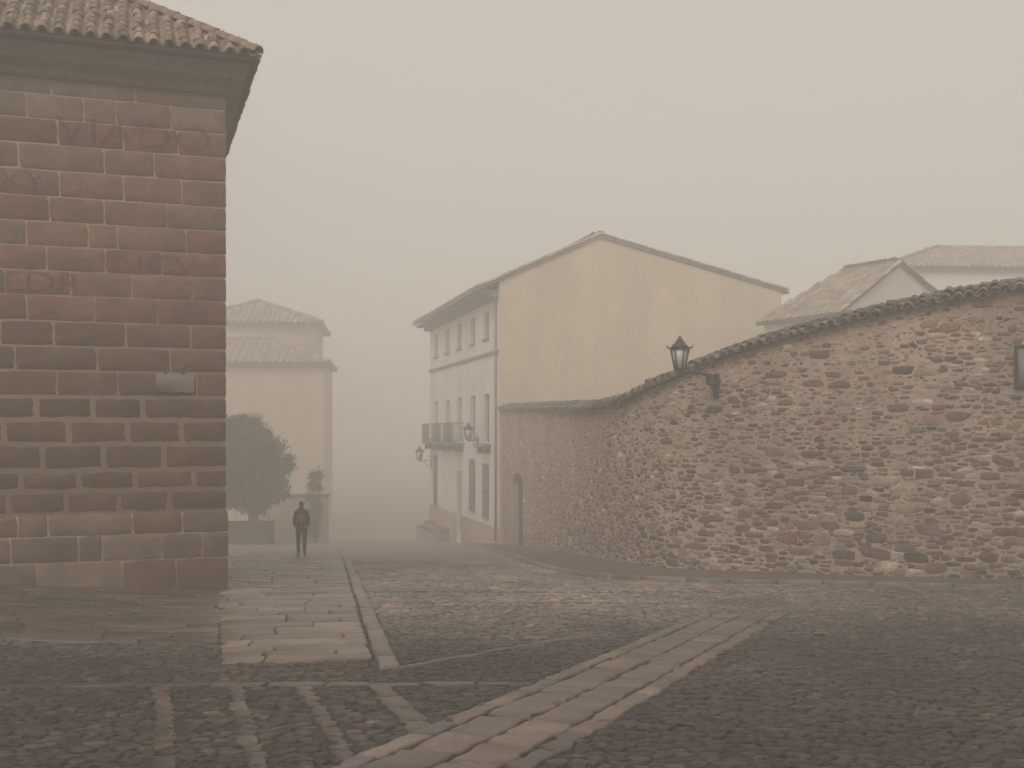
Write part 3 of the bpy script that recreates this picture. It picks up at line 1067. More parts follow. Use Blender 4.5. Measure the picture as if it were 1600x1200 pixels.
def door_height(s):
    """Underside of the arch over the gate, or None outside it."""
    a, b = DOOR_S
    u = (s - (a + b) / 2) / ((b - a) / 2)
    base = gz(*wall_xy((a + b) / 2))
    return base + 2.9 + 0.6 * np.sqrt(np.clip(1 - u * u, 0, 1))
wp0 = wall_xy(WLEN * 0.5)
SW = thing('rubble_wall', 'tall curved rubble stone wall with a tiled coping on the right of the street', 'wall', (float(wp0[0]), float(wp0[1]), gz(*wp0)))
def make_rubble_wall():
    ss = np.unique(np.concatenate([np.linspace(0, WLEN, 150), np.linspace(DOOR_S[0], DOOR_S[1], 25)]))
    mb = MB()
    TH = 0.55
    for a, b in zip(ss[:-1], ss[1:]):
        pa, pb, na, nb = wall_xy(a), wall_xy(b), wall_n(a), wall_n(b)
        za, zb = wall_top(a), wall_top(b)
        ga, gb = gz(*pa) - 0.5, gz(*pb) - 0.5
        mid = (a + b) / 2
        if DOOR_S[0] < mid < DOOR_S[1]:
            ga, gb = float(door_height(a)), float(door_height(b))
            for r in (0,):
                mb.quad((*pa, ga), (*pb, gb), (*(pb - nb * TH), gb), (*(pa - na * TH), ga))
        k = 5
        for j in range(k):
            u0, u1 = j / k, (j + 1) / k
            mb.quad((*pa, ga + (za - ga) * u0), (*pb, gb + (zb - gb) * u0), (*pb, gb + (zb - gb) * u1), (*pa, ga + (za - ga) * u1))
        mb.quad((*pa, za), (*pb, zb), (*(pb - nb * TH), zb), (*(pa - na * TH), za))
        mb.quad((*(pa - na * TH), ga), (*(pb - nb * TH), gb), (*(pb - nb * TH), zb), (*(pa - na * TH), za))
    for s in DOOR_S:
        p, n = wall_xy(s), wall_n(s)
        g, h = gz(*p) - 0.5, float(door_height(s))
        mb.quad((*p, g), (*p, h), (*(p - n * TH), h), (*(p - n * TH), g))
    e = WLEN
    p, n = wall_xy(e), wall_n(e)
    mb.quad((*p, gz(*p) - 0.5), (*p, wall_top(e)), (*(p - n * TH), wall_top(e)), (*(p - n * TH), gz(*p) - 0.5))
    mb.build('masonry', M['rubble_mortar'], SW, world=True)
    # the stones
    def fm(s, z, h):
        xy = wall_xy(s) + wall_n(s) * h[..., None]
        return np.stack([xy[..., 0], xy[..., 1], z], -1)
    pal_dark = [((0.130, 0.083, 0.064), 5), ((0.160, 0.100, 0.076), 4), ((0.195, 0.126, 0.096), 3), ((0.098, 0.068, 0.056), 3), ((0.23, 0.175, 0.142), 3), ((0.185, 0.090, 0.066), 1.4), ((0.42, 0.34, 0.285), 0.9), ((0.29, 0.22, 0.175), 2.5)]
    parts = []
    def zone(c, margin=0.12):
        s, z = c[:, 0], c[:, 1]
        xy = wall_xy(s)
        g = ground_z(xy[:, 0], xy[:, 1])
        top = wall_top(s)
        ok = (s > 0.2) & (s < WLEN - 0.2) & (z > g - 0.1) & (z < top - margin)
        ok &= ~((s > DOOR_S[0] - 0.25) & (s < DOOR_S[1] + 0.25) & (z < door_height(np.clip(s, *DOOR_S)) + 0.16))
        rel = np.clip((z - g) / (top - g), 0, 1)
        # how much of the stone the mortar leaves bare: nearly all low down, scattered stones near the top, in drifts
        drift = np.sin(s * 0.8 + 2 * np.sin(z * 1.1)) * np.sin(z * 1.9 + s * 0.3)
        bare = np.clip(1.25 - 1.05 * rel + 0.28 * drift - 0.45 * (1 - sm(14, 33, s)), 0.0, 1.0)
        return ok, rel, bare
    taken = np.zeros((0, 4))
    # three sizes of stone; each size fills what the larger ones left
    for (ax, ay, jit, lo, hi, K, sq) in ((0.44, 0.20, 0.42, 0.05, 0.20, 14, 0.6), (0.25, 0.112, 0.46, 0.34, 0.97, 12, 0.45), (0.118, 0.060, 0.46, 0.2, 0.9, 8, 0.3)):
        rg = voronoi_rings(-0.5, WLEN + 0.5, -4.2, 5.4, ax, ay, jit, K, 0.014)
        c = rg.mean(1)
        ok, rel, bare = zone(c)
        ok &= rng.uniform(0, 1, len(c)) < lo + (hi - lo) * bare
        for b0 in np.arange(-1, WLEN + 1, 1.0):
            ci = np.where((c[:, 0] >= b0) & (c[:, 0] < b0 + 1) & ok)[0]
            t = taken[(taken[:, 0] > b0 - 0.7) & (taken[:, 0] < b0 + 1.7)]
            if len(ci) and len(t):
                d = ((c[ci, None, 0] - t[None, :, 0]) / (t[None, :, 2] + ax * 0.30)) ** 4 + ((c[ci, None, 1] - t[None, :, 1]) / (t[None, :, 3] + ay * 0.30)) ** 4
                ok[ci] &= (d > 1).all(1)
        rg, c, rel, bare = rg[ok], c[ok], rel[ok], bare[ok]
        n = len(rg)
        d = rg - c[:, None]
        # pull the outline towards a flat-bedded block
        hw = np.abs(d[..., 0]).max(1) * 0.86
        hh = np.abs(d[..., 1]).max(1) * 0.82
        L = np.maximum(np.abs(d[..., 0]) / hw[:, None], np.abs(d[..., 1]) / hh[:, None]) + 1e-6
        blk = d / L[..., None]
        q = np.clip(rng.normal(sq, 0.2, (n, 1, 1)), 0, 1)
        d = d * (1 - q) + blk * q
        sh = rng.uniform(0.82, 1.12, (n, 1, 1)) * (0.80 + 0.2 * bare)[:, None, None]
        rg = c[:, None] + d * sh * rng.normal(1, 0.045, d.shape[:2])[..., None]
        taken = np.concatenate([taken, np.stack([c[:, 0], c[:, 1], hw * sh[:, 0, 0], hh * sh[:, 0, 0]], 1)])
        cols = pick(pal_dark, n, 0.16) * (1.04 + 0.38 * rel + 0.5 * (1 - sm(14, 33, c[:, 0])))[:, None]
        tops = np.clip(rng.normal(0.008, 0.009, n), 0.002, 0.04)
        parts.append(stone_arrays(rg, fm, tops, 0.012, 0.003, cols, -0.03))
    V, FL, col = merge(parts)
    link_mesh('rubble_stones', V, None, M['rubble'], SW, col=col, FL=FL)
    # gate arch stones: a flat surround, and the gate
    mid = (DOOR_S[0] + DOOR_S[1]) / 2
    p, n = wall_xy(mid), wall_n(mid)
    d = np.array([-n[1], n[0]])
    gate = MB()
    rec = 0.33
    base = gz(*p) - 0.15
    half = (DOOR_S[1] - DOOR_S[0]) / 2 + 0.05
    P = lambda u, z, h: (p[0] + d[0] * u - n[0] * h, p[1] + d[1] * u - n[1] * h, z)
    nb = 12
    for k in range(nb):
        u0, u1 = -half + 2 * half * k / nb + 0.012, -half + 2 * half * (k + 1) / nb - 0.012
        top = base + 3.75
        vs = [P(u0, base, rec), P(u1, base, rec), P(u1, top, rec), P(u0, top, rec), P(u0, base, rec + 0.06), P(u1, base, rec + 0.06), P(u1, top, rec + 0.06), P(u0, top, rec + 0.06)]
        gate.add(vs, [(0, 1, 2, 3), (4, 7, 6, 5), (0, 3, 7, 4), (1, 5, 6, 2), (3, 2, 6, 7), (0, 4, 5, 1)])
    for zz in (0.5, 1.5, 2.4):
        gate.add([P(-half, base + zz, rec - 0.03), P(half, base + zz, rec - 0.03), P(half, base + zz + 0.14, rec - 0.03), P(-half, base + zz + 0.14, rec - 0.03),
                  P(-half, base + zz, rec), P(half, base + zz, rec), P(half, base + zz + 0.14, rec), P(-half, base + zz + 0.14, rec)],
                 [(0, 1, 2, 3), (0, 4, 5, 1), (3, 2, 6, 7), (0, 3, 7, 4), (1, 5, 6, 2)])
    gate.build('gate', M['wood'], SW, world=True)
    # low plinth line of mortar at the foot
    # coping: cover tiles laid across the wall, two rows deep towards the street, and a row along the top
    pal = [((0.19, 0.16, 0.135), 4), ((0.15, 0.13, 0.115), 4), ((0.235, 0.195, 0.16), 2), ((0.11, 0.098, 0.092), 3), ((0.27, 0.185, 0.14), 1)]
    parts = []
    step = 0.235
    s = np.arange(0.1, WLEN - 0.05, step)
    tv, tq = tile_template(6, 0.105, 0.085, 0.46, 0.022)
    dz = np.gradient(wall_top(s), s)
    for row, (out, lift) in enumerate(((0.24, -0.01), (0.0, 0.10))):
        for flip in (1, -1):
            k = s + rng.normal(0, 0.02, len(s)) + (0 if flip > 0 else step / 2)
            n2 = wall_n(k)
            xy = wall_xy(k) + n2 * (out + rng.normal(0, 0.025, len(k)))[:, None]
            z = wall_top(k) + lift + rng.normal(0, 0.014, len(k)) + (0 if flip > 0 else 0.035)
            org = np.stack([xy[:, 0], xy[:, 1], z], 1)
            tang = np.stack([-n2[:, 1], n2[:, 0]], 1)
            ax = np.concatenate([tang, np.zeros((len(k), 1))], 1)
            sg = np.sign((ax[:, :2] * (wall_xy(k + 0.1) - wall_xy(k - 0.1))).sum(1))
            ax[:, 2] = dz * sg
            ax /= np.linalg.norm(ax, axis=1, keepdims=True)
            ay = np.concatenate([-n2, np.full((len(k), 1), 0.34)], 1)
            ay /= np.linalg.norm(ay, axis=1, keepdims=True)
            az = np.cross(ax, ay)
            az *= np.sign(az[:, 2:3])
            parts.append(instance(tv, tq, org, ax, ay, az * flip, pick(pal, len(k), 0.16)))
    # the far slope
    k = s
    n2 = wall_n(k)
    xy = wall_xy(k) - n2 * (0.80)
    org = np.stack([xy[:, 0], xy[:, 1], wall_top(k) + 0.0], 1)
    tang = np.stack([-n2[:, 1], n2[:, 0]], 1)
    ax = np.concatenate([tang, np.zeros((len(k), 1))], 1)
    ay = np.concatenate([n2, np.full((len(k), 1), 0.34)], 1)
    ay /= np.linalg.norm(ay, axis=1, keepdims=True)
    az = np.cross(ax, ay)
    az *= np.sign(az[:, 2:3])
    parts.append(instance(tv, tq, org, ax, ay, az, pick(pal, len(k), 0.16)))
    # ridge row
    tv2, tq2 = tile_template(7, 0.125, 0.108, 0.42, 0.02)
    k = np.arange(0.1, WLEN - 0.4, 0.33)
    xy0, xy1 = wall_xy(k) - wall_n(k) * 0.27, wall_xy(k + 0.33) - wall_n(k + 0.33) * 0.27
    o0 = np.stack([xy0[:, 0], xy0[:, 1], wall_top(k) + 0.155 + rng.normal(0, 0.012, len(k))], 1)
    o1 = np.stack([xy1[:, 0], xy1[:, 1], wall_top(k + 0.33) + 0.155], 1)
    ay = o1 - o0
    ay /= np.linalg.norm(ay, axis=1, keepdims=True)
    ax = np.cross(ay, np.array([0, 0, 1.0]))
    ax /= np.linalg.norm(ax, axis=1, keepdims=True)
    az = np.cross(ax, ay)
    parts.append(instance(tv2, tq2, o0, ax, ay, az, pick(pal, len(k), 0.16)))
    V, FL, col = merge(parts)
    # mortar bed under the tiles
    bed = MB()
    for a, b in zip(s[:-1], s[1:]):
        pts = []
        for q in (a, b):
            p_, n_ = wall_xy(q), wall_n(q)
            z_ = float(wall_top(q))
            pts.append([(*(p_ + n_ * 0.15), z_ - 0.06), (*(p_ + n_ * 0.15), z_ + 0.03), (*(p_ - n_ * 0.27), z_ + 0.15), (*(p_ - n_ * 0.7), z_ + 0.02), (*(p_ - n_ * 0.7), z_ - 0.04)])
        for j in range(4):
            bed.quad(pts[0][j], pts[1][j], pts[1][j + 1], pts[0][j + 1])
        bed.quad(pts[0][4], pts[1][4], pts[1][0], pts[0][0])
    kv = len(V)
    loops = np.concatenate([FL[0], np.array([i + kv for f in bed.f for i in f])])
    tot = np.concatenate([FL[1], np.full(len(bed.f), 4)])
    mi = np.concatenate([np.zeros(len(FL[1]), int), np.ones(len(bed.f), int)])
    link_mesh('coping', np.concatenate([V, np.array(bed.v)]), None, [M['tile'], M['darkstone']], SW, mi, np.concatenate([col, np.full((len(bed.v), 3), 0.1)]), FL=(loops, tot))
make_rubble_wall()

# ------------------------------------------------------------------ lanterns
def lantern_parts(t, base, h, w, arm_from=None, scale=1.0):
    """A six-sided street lantern standing at 'base' (local), its arm coming from 'arm_from' on the wall."""
    x, y, z = base
    c = (x, y)
    r = w / 2
    m = MB()
    m.lathe([(0.03, z - 0.08), (0.05, z - 0.06), (0.055, z - 0.02), (r * 0.52, z), (r * 0.55, z + 0.03), (r * 0.50, z + 0.04)], 6, c)
    for k in range(6):
        a = 2 * math.pi * (k + 0.5) / 6
        m.tube([(x + math.cos(a) * r * 0.52, y + math.sin(a) * r * 0.52, z + 0.03), (x + math.cos(a) * r * 0.88, y + math.sin(a) * r * 0.88, z + h * 0.60)], 0.016, 6)
    m.lathe([(r * 0.9, z + h * 0.585), (r * 0.98, z + h * 0.60), (r * 0.98, z + h * 0.635), (r * 0.80, z + h * 0.65)], 6, c)
    m.build('lantern_frame', M['iron'], t)
    g = MB()
    g.lathe([(r * 0.47, z + 0.035), (r * 0.82, z + h * 0.59)], 6, c)
    g.build('lantern_glass', M['lampglass'], t)
    rf = MB()
    rf.lathe([(r * 0.99, z + h * 0.637), (r * 0.62, z + h * 0.74), (r * 0.36, z + h * 0.86), (r * 0.22, z + h * 0.90), (r * 0.24, z + h * 0.925), (r * 0.09, z + h * 0.95), (r * 0.13, z + h * 0.98), (0.01, z + h)], 6, c)
    for k in range(6):
        a = 2 * math.pi * (k + 0.5) / 6
        p = (x + math.cos(a) * r * 0.98, y + math.sin(a) * r * 0.98, z + h * 0.63)
        rf.tube([p, (p[0] + math.cos(a) * 0.05, p[1] + math.sin(a) * 0.05, p[2] + 0.03), (p[0] + math.cos(a) * 0.07, p[1] + math.sin(a) * 0.07, p[2] + 0.08)], [0.022, 0.018, 0.008], 5)
    rf.build('lantern_roof', M['lead'], t)

def make_wall_lantern():
    s = s_of((4.95, 26.05))
    p, n = wall_xy(s), wall_n(s)
    zt = 3.02
    t = thing('wall_lantern', 'six-sided iron street lantern on a scrolled bracket at the tiled coping of the rubble wall', 'street lamp', (float(p[0]), float(p[1]), 2.45), math.atan2(-n[0], n[1]) + math.pi)
    # local frame: +y points out of the wall when turned by this angle (checked below)
    _, rz = frame_of(t)
    out = np.array([-math.sin(rz), math.cos(rz)])
    sgn = 1 if out.dot(n) > 0 else -1
    L = 1.62
    zz = zt - 2.45
    b = MB()
    b.box(-0.07, 0.07, *sorted((sgn * -0.02, sgn * 0.05)), zz - 0.62, zz - 0.02, 0.01)
    b.box(-0.11, 0.11, *sorted((sgn * 0.05, sgn * 0.33)), zz - 0.30, zz - 0.05, 0.02)
    b.tube([(0, 0.0, zz - 0.07), (0, sgn * L * 0.5, zz - 0.05), (0, sgn * L, zz - 0.05)], 0.022, 8)
    pts = []
    for k in range(15):
        u = k / 14
        pts.append((0, sgn * (0.05 + 0.55 * u), zz - 0.58 + 0.50 * math.sin(u * math.pi / 2)))
    b.tube(pts, 0.017, 6)
    pts = []
    for k in range(22):
        a = k / 21 * 2 * math.pi * 1.3
        rr = 0.14 * (1 - k / 26)
        pts.append((0, sgn * (0.23 + rr * math.cos(a)), zz - 0.24 + rr * math.sin(a)))
    b.tube(pts, 0.013, 6)
    b.build('bracket', M['iron'], t)
    lantern_parts(t, (0, sgn * L, zz), 0.78, 0.47)
make_wall_lantern()

# framed panel on the wall at the right edge of the view
def make_panel():
    s = s_of((10.78, 22.65))
    p, n = wall_xy(s), wall_n(s)
    t = thing('framed_panel', 'dark framed pale grey panel hung on the rubble wall', 'wall panel', (float(p[0] + n[0] * 0.045), float(p[1] + n[1] * 0.045), 2.50), math.atan2(n[1], n[0]) + math.pi / 2)
    w, h = 0.30, 0.92
    f = MB()
    for x0, x1, z0, z1 in ((-w, -w + 0.075, 0.075, h - 0.075), (w - 0.075, w, 0.075, h - 0.075), (-w, w, 0, 0.075), (-w, w, h - 0.075, h)):
        f.box(x0, x1, -0.045, 0.03, z0, z1, 0.008)
    f.build('frame', M['iron'], t)
    m = MB()
    m.box(-w + 0.074, w - 0.074, -0.01, 0.02, 0.074, h - 0.074)
    m.build('panel', M['panel'], t)
make_panel()

# ------------------------------------------------------------------ the three-storey house with the ochre gable
HB_Z = -3.2       # local zero of the storey heights below
HB = thing('gabled_house', 'three-storey house with a blank ochre gable end and a white street front', 'house', (-0.675, 57.1, -4.4), math.atan2(0.2562, 0.9666))
HB.scale = (1.25, 1.25, 1.25)
def make_gabled_house():
    z = lambda w: w - HB_Z
    LEN = 15.8
    holes, specs = [], []
    bays = [2.3, 5.0, 8.0, 10.9, 14.0]
    for k, b in enumerate(bays):
        holes.append((b - 0.45, b + 0.45, z(5.70), z(6.90)))
        specs.append(('window', 'frame'))
        holes.append((b - 0.50, b + 0.50, z(1.15), z(3.28)))
        specs.append(('balcony_door', 'frame' if k < 2 else 'shutter'))
    holes += [(1.82, 2.78, z(-2.12), z(0.13)), (4.52, 5.48, z(-1.98), z(0.25)), (7.55, 8.55, z(-3.45), z(-0.3)), (13.55, 14.45, z(-2.35), z(0.12))]
    specs += [('window', 'frame'), ('window', 'frame'), ('door', 'door'), ('window', 'frame')]
    mb = MB()
    zt = z(7.62)
    wall_with_holes(mb, (0, 0, 0), (0, 1, 0), (-1, 0, 0), LEN, z(-5.6), zt, holes)
    # far end and back
    mb.quad((0, LEN, z(-5.6)), (13.1, LEN, z(-5.6)), (13.1, LEN, zt), (0, LEN, zt))
    mb.quad((13.1, 0, z(-5.6)), (13.1, LEN, z(-5.6)), (13.1, LEN, zt), (13.1, 0, zt))
    mb.build('street_front', M['white'], HB)
    sc = MB()
    # the pinkish foot of the wall stands proud of it, broken by the door
    for a, b in ((0.0, 7.5), (8.6, LEN)):
        sc.box(-0.025, -0.002, a, b, z(-5.6), z(-2.45), 0.0)
    sc.build('socle', M['socle'], HB)
    g = MB()
    prof = [(0.0, z(-5.6)), (13.1, z(-5.6)), (13.1, z(7.90)), (4.47, z(9.93)), (0.0, z(7.92))]
    g.poly([(x, -0.02, zz) for x, zz in prof])
    g.poly([(x, 0.25, zz) for x, zz in reversed(prof)])
    g.quad((0.0, -0.02, z(-5.6)), (0.0, -0.02, z(7.92)), (0.0, 0.0, z(7.92)), (0.0, 0.0, z(-5.6)))
    g.build('gable_wall', M['yellow'], HB)
    g2 = MB()
    g2.poly([(0.0, LEN - 0.01, z(7.6)), (13.1, LEN - 0.01, z(7.6)), (13.1, LEN - 0.01, z(7.85)), (4.47, LEN - 0.01, z(9.88)), (0, LEN - 0.01, z(7.85))])
    g2.build('far_gable', M['white'], HB)
    gable_slopes('roof', HB, [(-0.92, z(7.62)), (4.47, z(10.05)), (13.45, z(7.95))], -0.10, LEN + 0.3, pal=PALE_PAL, mats=[M['tile'], M['stonegrey']])
    # eave soffit boards on the street side
    ev = MB()
    ev.box(-0.78, 0.0, 0.02, LEN + 0.1, z(7.42), z(7.52), 0.01)
    ev.box(-0.34, -0.003, 0.02, LEN + 0.05, z(7.22), z(7.416), 0.02)
    ev.build('eave', M['stonegrey'], HB)
    st = MB()
    st.box(-0.10, -0.003, 0.0, LEN, z(4.93), z(5.07), 0.02)
    st.build('string_course', M['stonegrey'], HB)
    # openings
    for (a0, a1, h0, h1), (kind, mt) in zip(holes, specs):
        dpt = 0.20
        f = MB()
        mat = {'frame': M['frame'], 'shutter': M['shutter'], 'door': M['wood']}[mt]
        def bx(mb_, a, b, c, d, x0, x1):
            mb_.box(x0, x1, a, b, c, d)
        if mt == 'shutter':
            n = 12
            mid = (a0 + a1) / 2
            for (p, q) in ((a0, mid - 0.01), (mid + 0.01, a1)):
                bx(f, p, p + 0.07, h0, h1, dpt - 0.03, dpt + 0.02)
                bx(f, q - 0.07, q, h0, h1, dpt - 0.03, dpt + 0.02)
                for k in range(n):
                    zz = h0 + (h1 - h0) * k / n
                    bx(f, p + 0.07, q - 0.07, zz + 0.01, zz + (h1 - h0) / n - 0.02, dpt - 0.01, dpt + 0.01)
            f.build(kind, mat, HB)
        elif mt == 'door':
            bx(f, a0, a1, h0, h1, dpt, dpt + 0.05)
            for (p, q) in ((a0 + 0.06, (a0 + a1) / 2 - 0.05), ((a0 + a1) / 2 + 0.05, a1 - 0.06)):
                for (c, d) in ((h0 + 0.15, h0 + 1.2), (h0 + 1.35, h1 - 0.15)):
                    bx(f, p, q, c, d, dpt - 0.03, dpt - 0.001)
            o = f.build(kind, mat, HB)
            kn = MB()
            kn.lathe([(0.03, 0), (0.035, 0.02), (0.01, 0.05)], 8)
            for i, v in enumerate(kn.v):
                kn.v[i] = (dpt - 0.03 - v[2], (a0 + a1) / 2 + v[0], h0 + 1.25 + v[1])
            kn.build('door_handle', M['iron'], o)
        else:
            for (p, q, c, d) in ((a0, a0 + 0.06, h0, h1), (a1 - 0.06, a1, h0, h1), (a0 + 0.06, a1 - 0.06, h0, h0 + 0.07), (a0 + 0.06, a1 - 0.06, h1 - 0.06, h1),
                                 ((a0 + a1) / 2 - 0.035, (a0 + a1) / 2 + 0.035, h0 + 0.07, h1 - 0.06)):
                bx(f, p, q, c, d, dpt - 0.03, dpt + 0.03)
            o = f.build(kind, mat, HB)
            pn = MB()
            bx(pn, a0 + 0.01, a1 - 0.01, h0 + 0.01, h1 - 0.01, dpt + 0.005, dpt + 0.012)
            pn.build('pane', M['pane'], o)
            if h0 < z(1.0):                                   # iron grilles on the ground floor windows
                gr = MB()
                n = 8
                for k in range(n):
                    a = a0 - 0.05 + (a1 - a0 + 0.1) * k / (n - 1)
                    gr.tube([(-0.06, a, h0 - 0.1), (-0.06, a, h1 + 0.1)], 0.013, 5)
                for zz in (h0, (h0 + h1) / 2, h1):
                    gr.box(-0.067, -0.053, a0 - 0.08, a1 + 0.08, zz - 0.02, zz + 0.02)
                gr.build('grille', M['greyiron'], o)
        if kind == 'window':
            sl = MB()
            sl.box(-0.09, 0.15, a0 - 0.1, a1 + 0.1, h0 - 0.09, h0 - 0.003, 0.01)
            sl.build('sill', M['stonegrey'], o)
    hd = MB()
    hd.box(-0.28, 0.0, 13.3, 14.7, z(0.22), z(0.33), 0.02)
    hd.build('hood', M['stonegrey'], HB)
    # balconies
    def balcony(y0, y1, rail=True, out=0.62):
        b = MB()
        b.box(-out, 0.0, y0, y1, z(0.95), z(1.09), 0.015)
        for yy in (y0 + 0.25, y1 - 0.25):
            b.box(-out * 0.75, -0.002, yy - 0.07, yy + 0.07, z(0.66), z(0.948), 0.02)
        o = b.build('balcony', M['stonegrey'], HB)
        if rail:
            r = MB()
            pts = []
            for k in range(int(out / 0.115) + 1):
                pts += [(-out + 0.04 + 0.115 * k, y0 + 0.04), (-out + 0.04 + 0.115 * k, y1 - 0.04)]
            n = int((y1 - y0 - 0.08) / 0.115)
            for k in range(1, n):
                pts.append((-out + 0.04, y0 + 0.04 + (y1 - y0 - 0.08) * k / n))
            for px, py in pts:
                r.tube([(px, py, z(1.09)), (px, py, z(2.04))], 0.010, 5)
            for zz in (z(1.2), z(2.04)):
                r.box(-out + 0.02, -out + 0.06, y0 + 0.02, y1 - 0.02, zz - 0.02, zz + 0.02)
                for yy in (y0 + 0.04, y1 - 0.04):
                    r.box(-out + 0.061, 0.0, yy - 0.02, yy + 0.02, zz - 0.02, zz + 0.02)
            r.build('railing', M['greyiron'], o)
    balcony(6.9, 9.1)
    balcony(9.8, 12.0)
    balcony(12.9, 15.1)
    balcony(1.4, 3.2, False, 0.35)
    stp = MB()
    stp.box(-0.85, -0.03, 10.2, 15.6, z(-5.2), z(-3.62), 0.03)
    stp.box(-0.45, -0.026, 10.2, 15.6, z(-3.615), z(-3.35), 0.03)
    stp.build('step', M['stonegrey'], HB)
    dp = MB()
    dp.tube([(-0.07, 0.35, z(-3.0)), (-0.07, 0.35, z(7.3))], 0.05, 8)
    dp.build('drainpipe', M['stonegrey'], HB)
make_gabled_house()

def facade_lantern(yl, zb, label, L=0.55):
    p = to_world(HB, np.array([-0.03, yl, zb - HB_Z]) * HB.scale.x)
    t = thing('facade_lantern', label, 'street lamp', tuple(p), HB.rotation_euler.z, 'lanterns on the white house front')
    t.scale = (1.2, 1.2, 1.2)
    b = MB()
    b.box(-0.02, 0.03, -0.06, 0.06, -0.45, 0.1, 0.01)
    b.tube([(0, 0, 0.0), (-L * 0.6, 0, -0.02), (-L, 0, -0.08)], 0.025, 6)
    b.tube([(0, 0, -0.4), (-L * 0.35, 0, -0.32), (-L * 0.6, 0, -0.05)], 0.02, 6)
    b.build('bracket', M['iron'], t)
    lantern_parts(t, (-L, 0, 0.0), 0.82, 0.50)
facade_lantern(3.85, 1.25, 'small lantern between the two nearest tall windows of the white house front', 0.45)
facade_lantern(15.2, 0.05, 'small lantern at the foggy far end of the white house front, below the last balcony', 0.7)

# ------------------------------------------------------------------ white houses behind the rubble wall
def house_behind(name, label, apex, rz, prof, y0, y1, wallmat, zbase=-4.0, roofthick=0.12, hip=0.0, pal=TILE_PAL):
    """Gabled house: local x across the gable, y away; prof = [(x,z) left eave, ridge, right eave]."""
    t = thing(name, label, 'house', (apex[0], apex[1], zbase), rz)
    (xa, za), (xr, zr), (xb, zb) = [(x, zz - zbase) for x, zz in prof]
    mb = MB()
    ins = 0.35
    ka = za + (zr - za) * ins / (xr - xa)
    kb = zb + (zr - zb) * ins / (xb - xr)
    for yy in (y0, y1):
        if hip and yy == y1:
            mb.poly([(xa + ins, yy, -1.0), (xb - ins, yy, -1.0), (xb - ins, yy, kb - 0.1), (xa + ins, yy, ka - 0.1)])
            continue
        mb.poly([(xa + ins, yy, -1.0), (xb - ins, yy, -1.0), (xb - ins, yy, kb - 0.1), (xr, yy, zr - 0.1), (xa + ins, yy, ka - 0.1)])
    mb.quad((xa + ins, y0, -1), (xa + ins, y1, -1), (xa + ins, y1, ka - 0.1), (xa + ins, y0, ka - 0.1))
    mb.quad((xb - ins, y0, -1), (xb - ins, y1, -1), (xb - ins, y1, kb - 0.1), (xb - ins, y0, kb - 0.1))
    mb.build('wall', wallmat, t)
    gable_slopes('roof', t, [(xa, za), (xr, zr), (xb, zb)], y0 - 0.18, y1 + 0.2, thick=roofthick, hip=hip, pal=pal)
    return t
# the nearer one: white gable to the viewer, its long left roof slope in view
house_behind('white_house', 'low white house whose gable peeps over the rubble wall, its left roof slope in view', (19.1, 53.75), math.radians(32), [(-4.5, 7.16), (0, 9.97), (5.0, 7.6)], 0.0, 5.0, M['whiter'], zbase=-5.5, hip=1.9, pal=PALE_PAL)
def make_long_house():
    zb = -4.5
    t = thing('pale_long_house', 'tall pale hip-roofed house with a long ridge rising behind the white gable', 'house', (23.3, 68.3, zb), math.radians(3))
    m = MB()
    m.box(0.4, 27.6, 0.4, 11.8, -2.0, 11.95 - zb)
    m.build('wall', M['whiter'], t)
    hip_roof('roof', t, 0.0, 28.0, 0.0, 12.2, 12.0 - zb, math.radians(20), pal=PALE_PAL, expo=0.5, tpitch=0.36, K=5)
make_long_house()

